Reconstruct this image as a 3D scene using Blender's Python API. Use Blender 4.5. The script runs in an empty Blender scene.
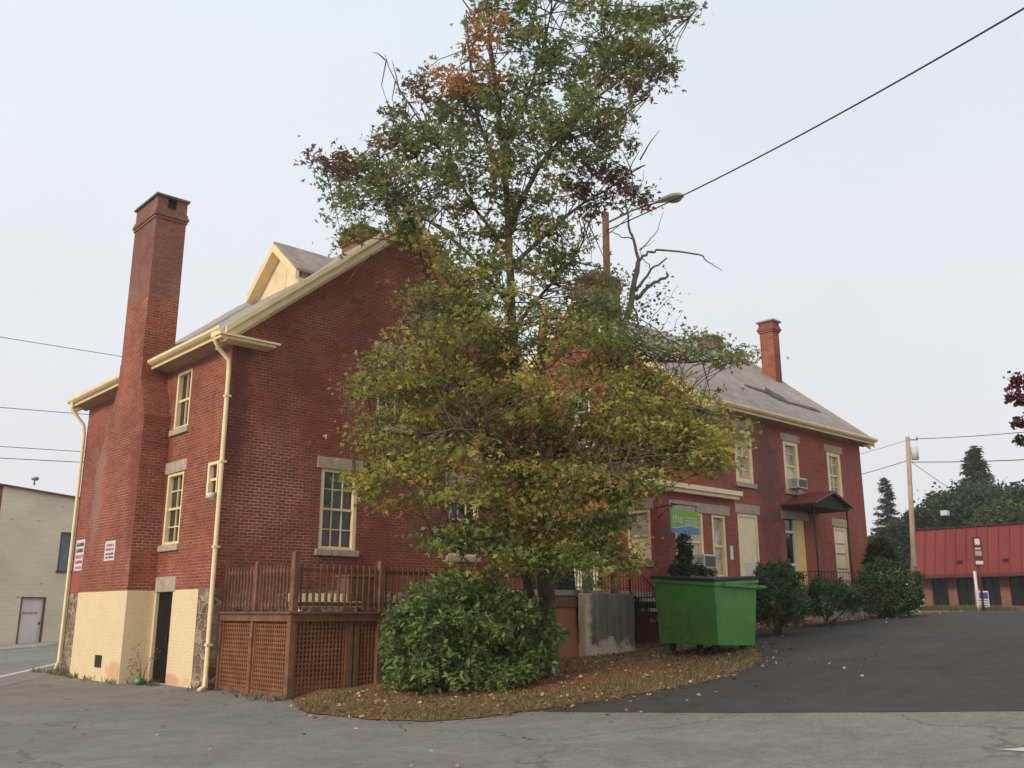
import bpy, bmesh, math, random
import numpy as np
from mathutils import Vector, Matrix
random.seed(7); rng = np.random.default_rng(7)
S = bpy.context.scene
COL = S.collection
RAD = math.radians

# ------------------------------------------------------------------ camera, sky, sun, exposure
F_PX, HOR, EYE = 925.0, 612.0, 1.75
PITCH = math.atan((HOR - 384) / F_PX); YAW = RAD(47.6)
FW = np.array([math.cos(YAW) * math.cos(PITCH), math.sin(YAW) * math.cos(PITCH), math.sin(PITCH)])
RT = np.array([math.sin(YAW), -math.cos(YAW), 0.0]); UP = np.cross(RT, FW)
FH = np.array([math.cos(YAW), math.sin(YAW), 0.0])
EYEP = np.array([0, 0, EYE])
cam = bpy.data.cameras.new('camera'); cam_o = bpy.data.objects.new('camera', cam); COL.objects.link(cam_o)
cam.sensor_width = 36; cam.lens = F_PX / 1024 * 36; cam.clip_start = 0.1; cam.clip_end = 2000
cam_o.matrix_world = Matrix(((RT[0], UP[0], -FW[0], 0), (RT[1], UP[1], -FW[1], 0), (RT[2], UP[2], -FW[2], EYE), (0, 0, 0, 1)))
S.camera = cam_o
SUN_POS = Vector((-0.90, -0.16, 0.50)).normalized()
SUN_EL = math.asin(SUN_POS.z); SUN_ROT = math.atan2(SUN_POS.x, SUN_POS.y)
W = bpy.data.worlds.new('World'); S.world = W; W.use_nodes = True
nt = W.node_tree; N = nt.nodes; L = nt.links
bg = N['Background']; bg.inputs['Strength'].default_value = 0.1
sky = N.new('ShaderNodeTexSky'); sky.sky_type = 'NISHITA'; sky.sun_disc = False
sky.sun_elevation = SUN_EL; sky.sun_rotation = SUN_ROT; sky.dust_density = 3; sky.air_density = 1.2
tc = N.new('ShaderNodeTexCoord'); sep = N.new('ShaderNodeSeparateXYZ'); L.new(tc.outputs['Generated'], sep.inputs[0])
rp = N.new('ShaderNodeValToRGB'); L.new(sep.outputs['Z'], rp.inputs[0])
rp.color_ramp.elements[0].position = 0.0; rp.color_ramp.elements[0].color = (0.755, 0.735, 0.752, 1)
rp.color_ramp.elements[1].position = 0.62; rp.color_ramp.elements[1].color = (0.712, 0.788, 0.845, 1)
e = rp.color_ramp.elements.new(0.28); e.color = (0.748, 0.768, 0.800, 1)
nz = N.new('ShaderNodeTexNoise'); nz.inputs['Scale'].default_value = 1.6; nz.inputs['Detail'].default_value = 4
L.new(tc.outputs['Generated'], nz.inputs['Vector'])
mr = N.new('ShaderNodeMapRange'); mr.inputs[1].default_value = .3; mr.inputs[2].default_value = .7; mr.inputs[3].default_value = 9.6; mr.inputs[4].default_value = 10.5
L.new(nz.outputs['Fac'], mr.inputs[0])
vm = N.new('ShaderNodeVectorMath'); vm.operation = 'SCALE'; L.new(rp.outputs[0], vm.inputs[0]); L.new(mr.outputs[0], vm.inputs['Scale'])
mx = N.new('ShaderNodeMix'); mx.data_type = 'RGBA'; mx.inputs[0].default_value = 0.93
L.new(sky.outputs[0], mx.inputs[6]); L.new(vm.outputs[0], mx.inputs[7]); L.new(mx.outputs[2], bg.inputs['Color'])
sun = bpy.data.lights.new('sun', 'SUN'); sun.energy = 2.0; sun.angle = RAD(14); sun.color = (1.0, 0.90, 0.74)
sun_o = bpy.data.objects.new('sun', sun); COL.objects.link(sun_o)
sun_o.rotation_euler = (-SUN_POS).to_track_quat('-Z', 'Y').to_euler(); sun_o.location = (-30, -20, 40)
S.view_settings.view_transform = 'Standard'; S.view_settings.look = 'None'; S.view_settings.exposure = 0.23; S.view_settings.gamma = 1
S.view_settings.use_curve_mapping = False
S.render.engine = 'CYCLES'; S.cycles.max_bounces = 6; S.cycles.transparent_max_bounces = 4
S.cycles.use_denoising = True

# ------------------------------------------------------------------ helpers: layout
def ray(x, y): return FW + RT * ((x - 512) / F_PX) + UP * ((384 - y) / F_PX)
def at(x, y, axis, val):
    d = ray(x, y); return EYEP + d * ((val - EYEP[axis]) / d[axis])
def px(x, y, dist):                     # the point at a forward distance along the ground
    d = ray(x, y); return EYEP + d * (dist / (d @ FH))
GX = [-600, 10.5, 13, 19, 27, 34, 45, 60, 800]; GZ = [0, 0, .15, .78, 1.45, 1.72, 1.8, 1.85, 1.9]
_gx = np.arange(8.0, 64.0, 1.0); _k = np.exp(-(np.arange(-8, 9) / 2.2) ** 2 / 2); _k /= _k.sum()
_gv = np.convolve(np.interp(np.arange(0.0, 72.0, 1.0), GX, GZ), _k, 'same')[8:64]; _gv[0] = 0.0
GX = [-600] + list(_gx) + [800]; GZ = [0] + list(_gv) + [1.9]
def gz(x): return float(np.interp(x, GX, GZ))

# ------------------------------------------------------------------ helpers: materials
MATS = {}
class NB:
    def __init__(s, name):
        s.m = bpy.data.materials.new(name); s.m.use_nodes = True; s.t = s.m.node_tree
        s.p = s.t.nodes['Principled BSDF']; MATS[name] = s.m
    def n(s, typ, **kw):
        o = s.t.nodes.new('ShaderNode' + typ)
        for k, v in kw.items(): setattr(o, k, v)
        return o
    def l(s, a, b): s.t.links.new(a, b)
    def vec(s, kind='Object'):
        if kind == 'UV':
            return s.n('UVMap').outputs[0]
        return s.n('TexCoord').outputs[kind]
    def noise(s, scale, detail=4, rough=.6, vec=None, dist=0):
        o = s.n('TexNoise'); o.inputs['Scale'].default_value = scale; o.inputs['Detail'].default_value = detail
        o.inputs['Roughness'].default_value = rough; o.inputs['Distortion'].default_value = dist
        s.l(vec if vec is not None else s.vec(), o.inputs['Vector']); return o.outputs['Fac']
    def rng(s, v, a, b, c, d):
        o = s.n('MapRange'); o.inputs[1].default_value = a; o.inputs[2].default_value = b
        o.inputs[3].default_value = c; o.inputs[4].default_value = d; s.l(v, o.inputs[0]); return o.outputs[0]
    def mix(s, f, a, b, mode='MIX'):
        o = s.n('Mix', data_type='RGBA', blend_type=mode)
        for i, v in ((0, f), (6, a), (7, b)):
            if hasattr(v, 'links') or isinstance(v, bpy.types.NodeSocket): s.l(v, o.inputs[i])
            elif i == 0: o.inputs[0].default_value = v
            else: o.inputs[i].default_value = (v[0], v[1], v[2], 1)
        return o.outputs[2]
    def math(s, op, a, b=None):
        o = s.n('Math', operation=op)
        for i, v in ((0, a), (1, b)):
            if v is None: continue
            if isinstance(v, bpy.types.NodeSocket): s.l(v, o.inputs[i])
            else: o.inputs[i].default_value = v
        return o.outputs[0]
    def gray(s, v):                      # a value as a colour to multiply by
        o = s.n('CombineColor'); [s.l(v, o.inputs[i]) for i in range(3)]; return o.outputs[0]
    def bump(s, h, strength=.5, dist=.01):
        o = s.n('Bump'); o.inputs['Strength'].default_value = strength; o.inputs['Distance'].default_value = dist
        s.l(h, o.inputs['Height']); s.l(o.outputs[0], s.p.inputs['Normal'])
    def out(s, col, rough=.8, spec=.3, metal=0):
        if isinstance(col, bpy.types.NodeSocket): s.l(col, s.p.inputs['Base Color'])
        else: s.p.inputs['Base Color'].default_value = (*col, 1)
        if isinstance(rough, bpy.types.NodeSocket): s.l(rough, s.p.inputs['Roughness'])
        else: s.p.inputs['Roughness'].default_value = rough
        s.p.inputs['Specular IOR Level'].default_value = spec; s.p.inputs['Metallic'].default_value = metal
        return s.m

def plain(name, col, rough=.7, var=.25, scale=6, spec=.3, metal=0, dirt=None, dirt_amt=.35, bump=.0):
    b = NB(name); v = b.rng(b.noise(scale, 5, .65), .3, .7, 1 - var, 1 + var)
    c = b.mix(1.0, col, b.gray(v), 'MULTIPLY')
    if dirt is not None:
        f = b.rng(b.noise(scale * .45, 6, .7, dist=.4), .52, .68, 0, dirt_amt); c = b.mix(f, c, dirt)
    if bump: b.bump(b.noise(scale * 6, 3), bump, .01)
    return b.out(c, rough, spec, metal)

def brick(name, c1, c2, m_lo, m_hi, stains=(), pale=(), mott=.28, scale=1.0, bump=.5, fine_=.2, streak=.45):
    b = NB(name); uv = b.vec('UV')
    bt = b.n('TexBrick'); bt.offset = .5; bt.squash = 1
    wob = b.n('Vec' + 'torMath', operation='ADD')
    nzc = b.n('TexNoise'); nzc.inputs['Scale'].default_value = 1.3; b.l(uv, nzc.inputs['Vector'])
    sc = b.n('VectorMath', operation='SCALE'); b.l(nzc.outputs['Color'], sc.inputs[0]); sc.inputs['Scale'].default_value = .02
    b.l(uv, wob.inputs[0]); b.l(sc.outputs[0], wob.inputs[1]); b.l(wob.outputs[0], bt.inputs['Vector'])
    bt.inputs['Scale'].default_value = 1; bt.inputs['Brick Width'].default_value = .215 * scale; bt.inputs['Row Height'].default_value = .077 * scale
    bt.inputs['Mortar Size'].default_value = .009; bt.inputs['Mortar Smooth'].default_value = .25; bt.inputs['Bias'].default_value = -.1
    bt.inputs['Color1'].default_value = (*c1, 1); bt.inputs['Color2'].default_value = (*c2, 1)
    sx = b.n('SeparateXYZ'); b.l(uv, sx.inputs[0])
    def blob(u, v, su, sv):
        du = b.math('DIVIDE', b.math('SUBTRACT', sx.outputs[0], u), su); dv = b.math('DIVIDE', b.math('SUBTRACT', sx.outputs[1], v), sv)
        r2 = b.math('ADD', b.math('MULTIPLY', du, du), b.math('MULTIPLY', dv, dv))
        rr = b.math('ADD', b.math('SQRT', r2), b.rng(b.noise(1.8, 6, .7, uv), .3, .7, -.6, .6))
        return b.rng(rr, .5, 1.15, 1, 0)
    mf = b.rng(b.noise(.9, 6, .7, uv), .48, .7, 0, .75)
    for (u, v, su, sv, a) in pale: mf = b.math('MAXIMUM', mf, b.math('MULTIPLY', blob(u, v, su, sv), a))
    b.l(b.mix(mf, m_lo, m_hi), bt.inputs['Mortar'])
    big = b.rng(b.noise(.55, 5, .65, uv), .3, .7, 1 - mott, 1 + mott); fine = b.rng(b.noise(14, 3, .6, uv), .3, .7, 1 - fine_, 1 + fine_)
    c = b.mix(1, bt.outputs['Color'], b.gray(b.math('MULTIPLY', big, fine)), 'MULTIPLY')
    # rain streaks down the face
    mpn = b.n('Mapping'); mpn.inputs['Scale'].default_value = (2.2, .16, 1); b.l(uv, mpn.inputs['Vector'])
    c = b.mix(b.rng(b.noise(1.0, 5, .7, mpn.outputs[0]), .52, .75, 0, streak), c, (c1[0] * .5, c1[1] * .62, c1[2] * .7))
    for (u, v, su, sv, a, col) in stains: c = b.mix(b.math('MULTIPLY', blob(u, v, su, sv), a), c, col)
    b.bump(bt.outputs['Fac'], -bump, .012)
    return b.out(c, .85, .2)

brick('brick_red', (.295, .080, .045), (.19, .050, .032), (.31, .145, .10), (.54, .39, .30),
      stains=((24.4, 5.2, .5, 2.2, .6, (.15, .04, .03)), (27.2, 5.0, .45, 1.8, .55, (.33, .20, .17)), (30.3, 2.6, .9, .35, .9, (.40, .085, .065)), (28.8, 5.5, .8, 2.0, .3, (.42, .07, .05)),
              (9.95, 7, .3, 2.2, .6, (.12, .035, .03)), (13.4, 7.2, 2.2, 1.6, .35, (.30, .05, .04)), (16, 3.2, 4, 1.2, .4, (.16, .035, .03))),
      pale=((10.9, 4.6, 1.1, 1.4, .8), (12.2, 3.3, 1.2, .7, .7), (24.6, 10, .6, .7, .9)))
brick('brick_right', (.335, .092, .064), (.265, .070, .050), (.30, .115, .086), (.42, .21, .16),  # paler than brick_red: the bright veil over this wing is put into the colour
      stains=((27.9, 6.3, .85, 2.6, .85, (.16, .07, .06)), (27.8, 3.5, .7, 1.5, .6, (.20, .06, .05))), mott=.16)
brick('brick_weathered', (.25, .105, .075), (.185, .074, .055), (.25, .125, .09), (.40, .25, .19))
brick('brick_shop', (.24, .085, .058), (.19, .066, .046), (.3, .2, .16), (.4, .3, .26))
brick('brick_cream', (.80, .62, .38), (.76, .58, .345), (.73, .55, .33), (.80, .64, .40), stains=((24.5, .3, .9, .25, .6, (.62, .30, .17)), (23, .15, 1.2, .15, .7, (.60, .28, .16))), mott=.06, bump=.35, fine_=.06, streak=.12)
brick('block_cream', (.48, .40, .24), (.44, .37, .22), (.46, .38, .23), (.5, .42, .28), scale=2.4, mott=.12, bump=.3)
def mat_chipped():
    b = NB('chipped_cream'); uv = b.vec('UV'); bt = b.n('TexBrick'); b.l(uv, bt.inputs['Vector'])
    bt.inputs['Scale'].default_value = 1; bt.inputs['Brick Width'].default_value = .4; bt.inputs['Row Height'].default_value = .2; bt.inputs['Mortar Size'].default_value = .01
    bt.inputs['Color1'].default_value = (.82, .71, .53, 1); bt.inputs['Color2'].default_value = (.78, .67, .49, 1); bt.inputs['Mortar'].default_value = (.72, .61, .44, 1)
    mp = b.n('Mapping'); mp.inputs['Scale'].default_value = (.8, 1.6, 1); b.l(uv, mp.inputs['Vector'])
    f = b.rng(b.noise(1.6, 8, .75, mp.outputs[0]), .63, .66, 0, .8)
    c = b.mix(f, bt.outputs['Color'], (.33, .14, .09)); c = b.mix(1, c, b.gray(b.rng(b.noise(.4, 4, .6, uv), .3, .7, .85, 1.12)), 'MULTIPLY')
    b.bump(bt.outputs['Fac'], -.3, .01); b.out(c, .8)
mat_chipped()
def mat_rubble():
    b = NB('rubble_stone'); uv = b.vec('UV'); v = b.n('TexVoronoi', feature='DISTANCE_TO_EDGE'); v2 = b.n('TexVoronoi')
    mp = b.n('Mapping'); mp.inputs['Scale'].default_value = (3.2, 5.0, 1); b.l(uv, mp.inputs['Vector'])
    for o in (v, v2): b.l(mp.outputs[0], o.inputs['Vector']); o.inputs['Randomness'].default_value = .85; o.inputs['Scale'].default_value = 1
    r = b.n('ValToRGB'); b.l(v2.outputs['Color'], r.inputs[0]); cr = r.color_ramp
    cr.elements[0].color = (.10, .07, .055, 1); cr.elements[1].color = (.42, .33, .24, 1); x = cr.elements.new(.5); x.color = (.24, .15, .095, 1)
    c = b.mix(b.rng(v.outputs['Distance'], .015, .05, 1, 0), r.outputs[0], (.40, .33, .24)); c = b.mix(1, c, b.gray(b.rng(b.noise(9, 4, .6, uv), .3, .7, .75, 1.25)), 'MULTIPLY')
    b.bump(b.rng(v.outputs['Distance'], 0, .15, 0, 1), .8, .03); b.out(c, .9)
mat_rubble()
def mat_slate(name, col, moss):
    b = NB(name); uv = b.vec('UV'); bt = b.n('TexBrick'); b.l(uv, bt.inputs['Vector']); bt.offset = .5
    bt.inputs['Scale'].default_value = 1; bt.inputs['Brick Width'].default_value = .26; bt.inputs['Row Height'].default_value = .2; bt.inputs['Mortar Size'].default_value = .006
    bt.inputs['Color1'].default_value = (*[x * 1.15 for x in col], 1); bt.inputs['Color2'].default_value = (*[x * .82 for x in col], 1); bt.inputs['Mortar'].default_value = (*[x * .45 for x in col], 1)
    mp = b.n('Mapping'); mp.inputs['Scale'].default_value = (1.4, .3, 1); b.l(uv, mp.inputs['Vector'])
    c = b.mix(1, bt.outputs['Color'], b.gray(b.rng(b.noise(1, 6, .7, mp.outputs[0]), .3, .7, .75, 1.25)), 'MULTIPLY')
    c = b.mix(b.rng(b.noise(.7, 6, .7, uv), .55, .75, 0, .5), c, moss); b.bump(bt.outputs['Fac'], -.5, .015); b.out(c, .6, .4)
mat_slate('slate', (.335, .28, .225), (.17, .14, .12)); mat_slate('slate_violet', (.325, .255, .215), (.22, .17, .16))
def mat_asphalt(name, col, dark, patch, crack=.55, fines=(60, 220)):
    b = NB(name); o = b.vec('Object')
    c = b.mix(b.rng(b.noise(.25, 6, .65, o, .5), .42, .62, 0, .7), col, patch)
    c = b.mix(b.rng(b.noise(fines[0], 2, .6, o), .38, .62, 0, .75), c, dark)
    c = b.mix(b.rng(b.noise(fines[1], 2, .6, o), .6, .75, 0, .5), c, tuple(min(1, x * 1.9) for x in col))
    wv = b.n('TexVoronoi', feature='DISTANCE_TO_EDGE'); wv.inputs['Scale'].default_value = .17
    ad = b.n('VectorMath', operation='ADD'); nn = b.n('TexNoise'); nn.inputs['Scale'].default_value = .8; nn.inputs['Detail'].default_value = 8; b.l(o, nn.inputs['Vector'])
    s2 = b.n('VectorMath', operation='SCALE'); s2.inputs['Scale'].default_value = 2.2; b.l(nn.outputs['Color'], s2.inputs[0]); b.l(o, ad.inputs[0]); b.l(s2.outputs[0], ad.inputs[1]); b.l(ad.outputs[0], wv.inputs['Vector'])
    c = b.mix(b.rng(wv.outputs['Distance'], .002, .009, crack, 0), c, tuple(x * .35 for x in col))
    # long tyre-worn and oil streaks across the slope
    mp = b.n('Mapping'); mp.inputs['Rotation'].default_value = (0, 0, RAD(42)); mp.inputs['Scale'].default_value = (.12, 1.1, 1); b.l(o, mp.inputs['Vector'])
    c = b.mix(b.rng(b.noise(1, 6, .65, mp.outputs[0], .6), .5, .72, 0, .38), c, tuple(x * .6 for x in col))
    c = b.mix(1, c, b.gray(b.math('MULTIPLY', b.rng(b.noise(5.5, 8, .75, o), .35, .65, .86, 1.12), b.rng(b.noise(.7, 6, .7, o, 1.2), .36, .62, .86, 1.08))), 'MULTIPLY')
    mp2 = b.n('Mapping'); mp2.inputs['Rotation'].default_value = (0, 0, RAD(38)); mp2.inputs['Scale'].default_value = (.35, 3.2, 1); b.l(o, mp2.inputs['Vector'])
    c = b.mix(b.rng(b.noise(1, 8, .75, mp2.outputs[0], .3), .55, .68, 0, .35), c, tuple(x * .5 for x in col))
    b.bump(b.noise(fines[0] * 1.4, 3), .6, .012); b.out(c, .92, .2)
mat_asphalt('old_asphalt', (.262, .240, .208), (.135, .122, .104), (.30, .276, .240))
mat_asphalt('dark_asphalt', (.076, .066, .060), (.042, .037, .034), (.094, .082, .075), crack=.0)
mat_asphalt('street_asphalt', (.29, .265, .235), (.17, .16, .15), (.26, .25, .23), crack=.3)
def mat_mulch():
    b = NB('mulch'); o = b.vec('Object')
    c = b.mix(b.rng(b.noise(.9, 5, .6, o), .42, .58, 0, 1), (.37, .155, .088), (.27, .195, .10))
    c = b.mix(b.rng(b.noise(26, 5, .7, o), .42, .64, 0, .8), c, (.11, .062, .038)); c = b.mix(b.rng(b.noise(60, 3, .7, o), .6, .7, 0, .6), c, (.34, .2, .12))
    b.bump(b.noise(22, 5, .7), 1.0, .06); b.out(c, .95, .1)
mat_mulch()
def mat_concrete():
    b = NB('stained_concrete'); o = b.vec('UV'); sx = b.n('SeparateXYZ'); b.l(o, sx.inputs[0])
    mp = b.n('Mapping'); mp.inputs['Scale'].default_value = (5, .7, 1); b.l(o, mp.inputs['Vector'])
    h = b.math('ADD', sx.outputs[1], b.rng(b.noise(2.4, 6, .65, o), .3, .7, -.3, .3))
    f = b.math('MULTIPLY', b.math('MULTIPLY', b.rng(h, .85, 1.05, 0, 1), b.rng(b.math('ADD', sx.outputs[0], b.rng(b.noise(3, 5, .7, o), .3, .7, -.12, .12)), 17.32, 17.5, 0, 1)), b.rng(b.noise(1, 6, .7, mp.outputs[0]), .3, .6, .72, 1))
    c = b.mix(f, (.60, .50, .36), (.13, .108, .083)); c = b.mix(1, c, b.gray(b.rng(b.noise(18, 5, .7, o), .3, .7, .75, 1.25)), 'MULTIPLY')
    b.bump(b.noise(25, 5, .7, o), .6, .015); b.out(c, .9, .2)
mat_concrete()
plain('cream_trim', (.88, .69, .39), .55, .10, 3, dirt=(.58, .44, .26), dirt_amt=.3)
plain('pale_cream', (.90, .73, .46), .6, .08, 3, dirt=(.55, .43, .28), dirt_amt=.3)
plain('yellow_panel', (.80, .55, .20), .6, .08, 3)
plain('soffit', (.36, .26, .17), .7, .12, 3)  # shade under the eaves is put into this brown; battens reuse it
plain('lintel_stone', (.45, .36, .275), .85, .22, 5, dirt=(.24, .2, .16), dirt_amt=.5, bump=.3)
plain('dark_door', (.018, .014, .012), .85, .3, 3, spec=.1)
plain('white_paint', (.72, .70, .66), .5, .08, 4)
plain('door_white', (.78, .70, .66), .5, .06, 2, dirt=(.45, .36, .3), dirt_amt=.3)
plain('deck_wood', (.20, .092, .052), .75, .35, 3, dirt=(.08, .045, .03), dirt_amt=.8)
plain('lattice_wood', (.27, .108, .050), .7, .28, 2.5, dirt=(.24, .075, .03), dirt_amt=.5)
plain('grey_wood', (.17, .085, .05), .85, .3, 3, dirt=(.08, .05, .035), dirt_amt=.6)
plain('plywood', (.33, .135, .05), .7, .15, 1.5, dirt=(.3, .11, .04), dirt_amt=.5)
plain('pole_wood', (.34, .15, .085), .9, .25, 4, dirt=(.18, .08, .05), dirt_amt=.4)
plain('pole_pale', (.40, .28, .20), .9, .2, 2)
plain('bark', (.105, .078, .058), .95, .4, 8, bump=.6)
plain('dead_bark', (.20, .165, .13), .95, .35, 6, bump=.5)
plain('splinter', (.50, .24, .10), .8, .2, 6)
plain('dump_green', (.075, .245, .040), .42, .16, 2.2, spec=.45, dirt=(.075, .10, .035), dirt_amt=.6)
plain('black_plastic', (.022, .022, .023), .5, .2, 5)
plain('black_iron', (.018, .016, .016), .5, .2, 5)
plain('rubber', (.03, .028, .026), .8, .2, 5)
plain('canopy_red', (.16, .034, .034), .4, .12, 2, spec=.5, dirt=(.12, .03, .03))
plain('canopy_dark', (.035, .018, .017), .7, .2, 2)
plain('metal_red', (.215, .046, .040), .75, .10, .6, spec=.12, dirt=(.24, .06, .045), dirt_amt=.5)
plain('metal_red_dark', (.12, .024, .022), .5, .1, 1)
plain('grey_metal', (.30, .29, .26), .45, .1, 4, metal=.3)
plain('lamp_beige', (.45, .41, .30), .45, .1, 8)
plain('lamp_glass', (.30, .25, .19), .2, .1, 8, spec=.6)
plain('copper_green', (.10, .16, .13), .6, .3, 4)
plain('wire_black', (.02, .02, .022), .6, .1, 4)
plain('kerb_grey', (.36, .33, .28), .9, .15, 3)
plain('road_white', (.50, .50, .48), .7, .2, 8)
plain('sign_white', (.68, .62, .57), .4, .05, 5); plain('sign_red', (.45, .07, .07), .5, .1, 5); plain('sign_black', (.05, .045, .04), .5, .1, 5)
plain('sign_green', (.20, .42, .05), .45, .06, 3); plain('sign_blue', (.13, .24, .40), .45, .08, 3); plain('sign_navy', (.05, .07, .22), .5, .05, 3)
plain('can_green', (.04, .30, .10), .3, .1, 8, spec=.5)
plain('ac_white', (.60, .57, .52), .5, .06, 5); plain('ac_grille', (.14, .13, .12), .6, .1, 5)
plain('slate_patch', (.12, .10, .09), .8, .3, 4)
plain('rock', (.45, .42, .37), .9, .25, 7, bump=.5)
def mat_glass(name, col, rough=.06, spec=.6):
    b = NB(name); c = b.mix(b.rng(b.noise(1.7, 4, .6), .42, .6, 0, 1), col, tuple(x * .5 for x in col)); b.out(c, rough, spec)
mat_glass('glass_dark', (.030, .028, .028)); mat_glass('glass_shop', (.015, .016, .017), .2, .25); mat_glass('glass_curtain', (.60, .53, .42), .12, .5); mat_glass('glass_blue', (.16, .24, .30), .1)
def mat_leaf(name, trans=.3, rough=.5, spec=.35):
    b = NB(name); a = b.n('Attribute', attribute_name='col'); b.out(a.outputs['Color'], rough, spec)
    tr = b.n('BsdfTranslucent'); b.l(a.outputs['Color'], tr.inputs['Color'])
    ms = b.n('MixShader'); ms.inputs[0].default_value = trans; b.l(b.p.outputs[0], ms.inputs[1]); b.l(tr.outputs[0], ms.inputs[2])
    b.l(ms.outputs[0], b.t.nodes['Material Output'].inputs['Surface'])
mat_leaf('leaf', .48); mat_leaf('litter', .05, .9, .1); mat_leaf('needle', .15, .7, .2)

# ------------------------------------------------------------------ helpers: meshes and objects
def empty(name, loc, label=None, cat=None, group=None):
    o = bpy.data.objects.new(name, None); COL.objects.link(o); o.location = loc; o.empty_display_size = .2
    tag(o, label, cat, group); return o
def tag(o, label=None, cat=None, group=None, kind=None):
    for k, v in (('label', label), ('category', cat), ('group', group), ('kind', kind)):
        if v: o[k] = v
    return o
def wloc(o):
    v = Vector((0, 0, 0))
    while o is not None: v = v + Vector(o.location); o = o.parent
    return v
class MB:
    def __init__(s): s.v = []; s.f = []; s.m = []; s.uv = []; s.sm = []; s.cur = 0; s.smooth = False
    def mat(s, i): s.cur = i; return s
    def face(s, pts, uv=None):
        k = len(s.v); s.v.extend([tuple(map(float, p)) for p in pts]); s.f.append(tuple(range(k, k + len(pts)))); s.m.append(s.cur); s.uv.append(uv); s.sm.append(False)
    def faces(s, vs, fs, smooth=False):
        k = len(s.v); s.v.extend([tuple(map(float, p)) for p in vs])
        for f in fs: s.f.append(tuple(k + i for i in f)); s.m.append(s.cur); s.uv.append(None); s.sm.append(smooth)
    def hexa(s, b4, t4):
        s.faces(list(b4) + list(t4), [(3, 2, 1, 0), (4, 5, 6, 7), (0, 1, 5, 4), (1, 2, 6, 5), (2, 3, 7, 6), (3, 0, 4, 7)])
        return s
    def box(s, x0, x1, y0, y1, z0, z1):
        return s.hexa([(x0, y0, z0), (x1, y0, z0), (x1, y1, z0), (x0, y1, z0)], [(x0, y0, z1), (x1, y0, z1), (x1, y1, z1), (x0, y1, z1)])
    def bar(s, p, q, w, h=None, up=(0, 0, 1)):
        p = Vector(p); q = Vector(q); d = (q - p).normalized(); up = Vector(up)
        if abs(d.dot(up)) > .98: up = Vector((0, 1, 0))
        a = d.cross(up).normalized() * w / 2; b = a.cross(d).normalized() * (h or w) / 2
        return s.hexa([p - a - b, p + a - b, p + a + b, p - a + b], [q - a - b, q + a - b, q + a + b, q - a + b])
    def tube(s, pts, rs, n=8, cap=True):
        pts = [Vector(p) for p in pts]
        if not hasattr(rs, '__len__'): rs = [rs] * len(pts)
        vs = []; fs = []; ref = None
        for i, p in enumerate(pts):
            d = (pts[min(i + 1, len(pts) - 1)] - pts[max(i - 1, 0)])
            d = d.normalized() if d.length > 1e-9 else Vector((0, 0, 1))
            if ref is None: ref = Vector((1, 0, 0)) if abs(d.x) < .9 else Vector((0, 1, 0))
            a = (ref - d * ref.dot(d)).normalized(); ref = a; b = d.cross(a)
            for k in range(n):
                t = 2 * math.pi * k / n; vs.append(p + (a * math.cos(t) + b * math.sin(t)) * rs[i])
        for i in range(len(pts) - 1):
            for k in range(n): fs.append((i * n + k, i * n + (k + 1) % n, (i + 1) * n + (k + 1) % n, (i + 1) * n + k))
        if cap: fs.append(tuple(range(n - 1, -1, -1))); fs.append(tuple((len(pts) - 1) * n + k for k in range(n)))
        s.faces(vs, fs, True); return s
    def prism(s, poly, a, b):            # a closed outline given at two ends by functions a, b
        A = [a(*p) for p in poly]; B = [b(*p) for p in poly]; n = len(poly)
        s.faces(A + B, [tuple(range(n - 1, -1, -1)), tuple(range(n, 2 * n))] + [(i, (i + 1) % n, n + (i + 1) % n, n + i) for i in range(n)]); return s
    def build(s, name, mats, parent=None, roofmap=None, bevel=0):
        if isinstance(mats, str): mats = [mats]
        off = wloc(parent) if parent is not None else Vector((0, 0, 0))
        me = bpy.data.meshes.new(name)
        me.from_pydata([(x - off.x, y - off.y, z - off.z) for x, y, z in s.v], [], s.f)
        for m in mats: me.materials.append(MATS[m])
        me.polygons.foreach_set('material_index', s.m); me.polygons.foreach_set('use_smooth', s.sm)
        bm = bmesh.new(); bm.from_mesh(me); bmesh.ops.recalc_face_normals(bm, faces=bm.faces); bm.to_mesh(me); bm.free()
        ul = me.uv_layers.new(name='UVMap')
        for p in me.polygons:
            n = p.normal; ax = max(range(3), key=lambda i: abs(n[i]))
            for li in p.loop_indices:
                v = s.v[me.loops[li].vertex_index]
                if roofmap and abs(n[2]) > .3: uv = roofmap(v)
                elif ax == 0: uv = (v[1], v[2])
                elif ax == 1: uv = (v[0], v[2])
                else: uv = (v[0], v[1])
                ul.data[li].uv = uv
        o = bpy.data.objects.new(name, me); COL.objects.link(o)
        if parent is not None: o.parent = parent
        if bevel:
            bv = o.modifiers.new('edge', 'BEVEL'); bv.width = bevel; bv.segments = 2; bv.limit_method = 'ANGLE'
        return o

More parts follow.
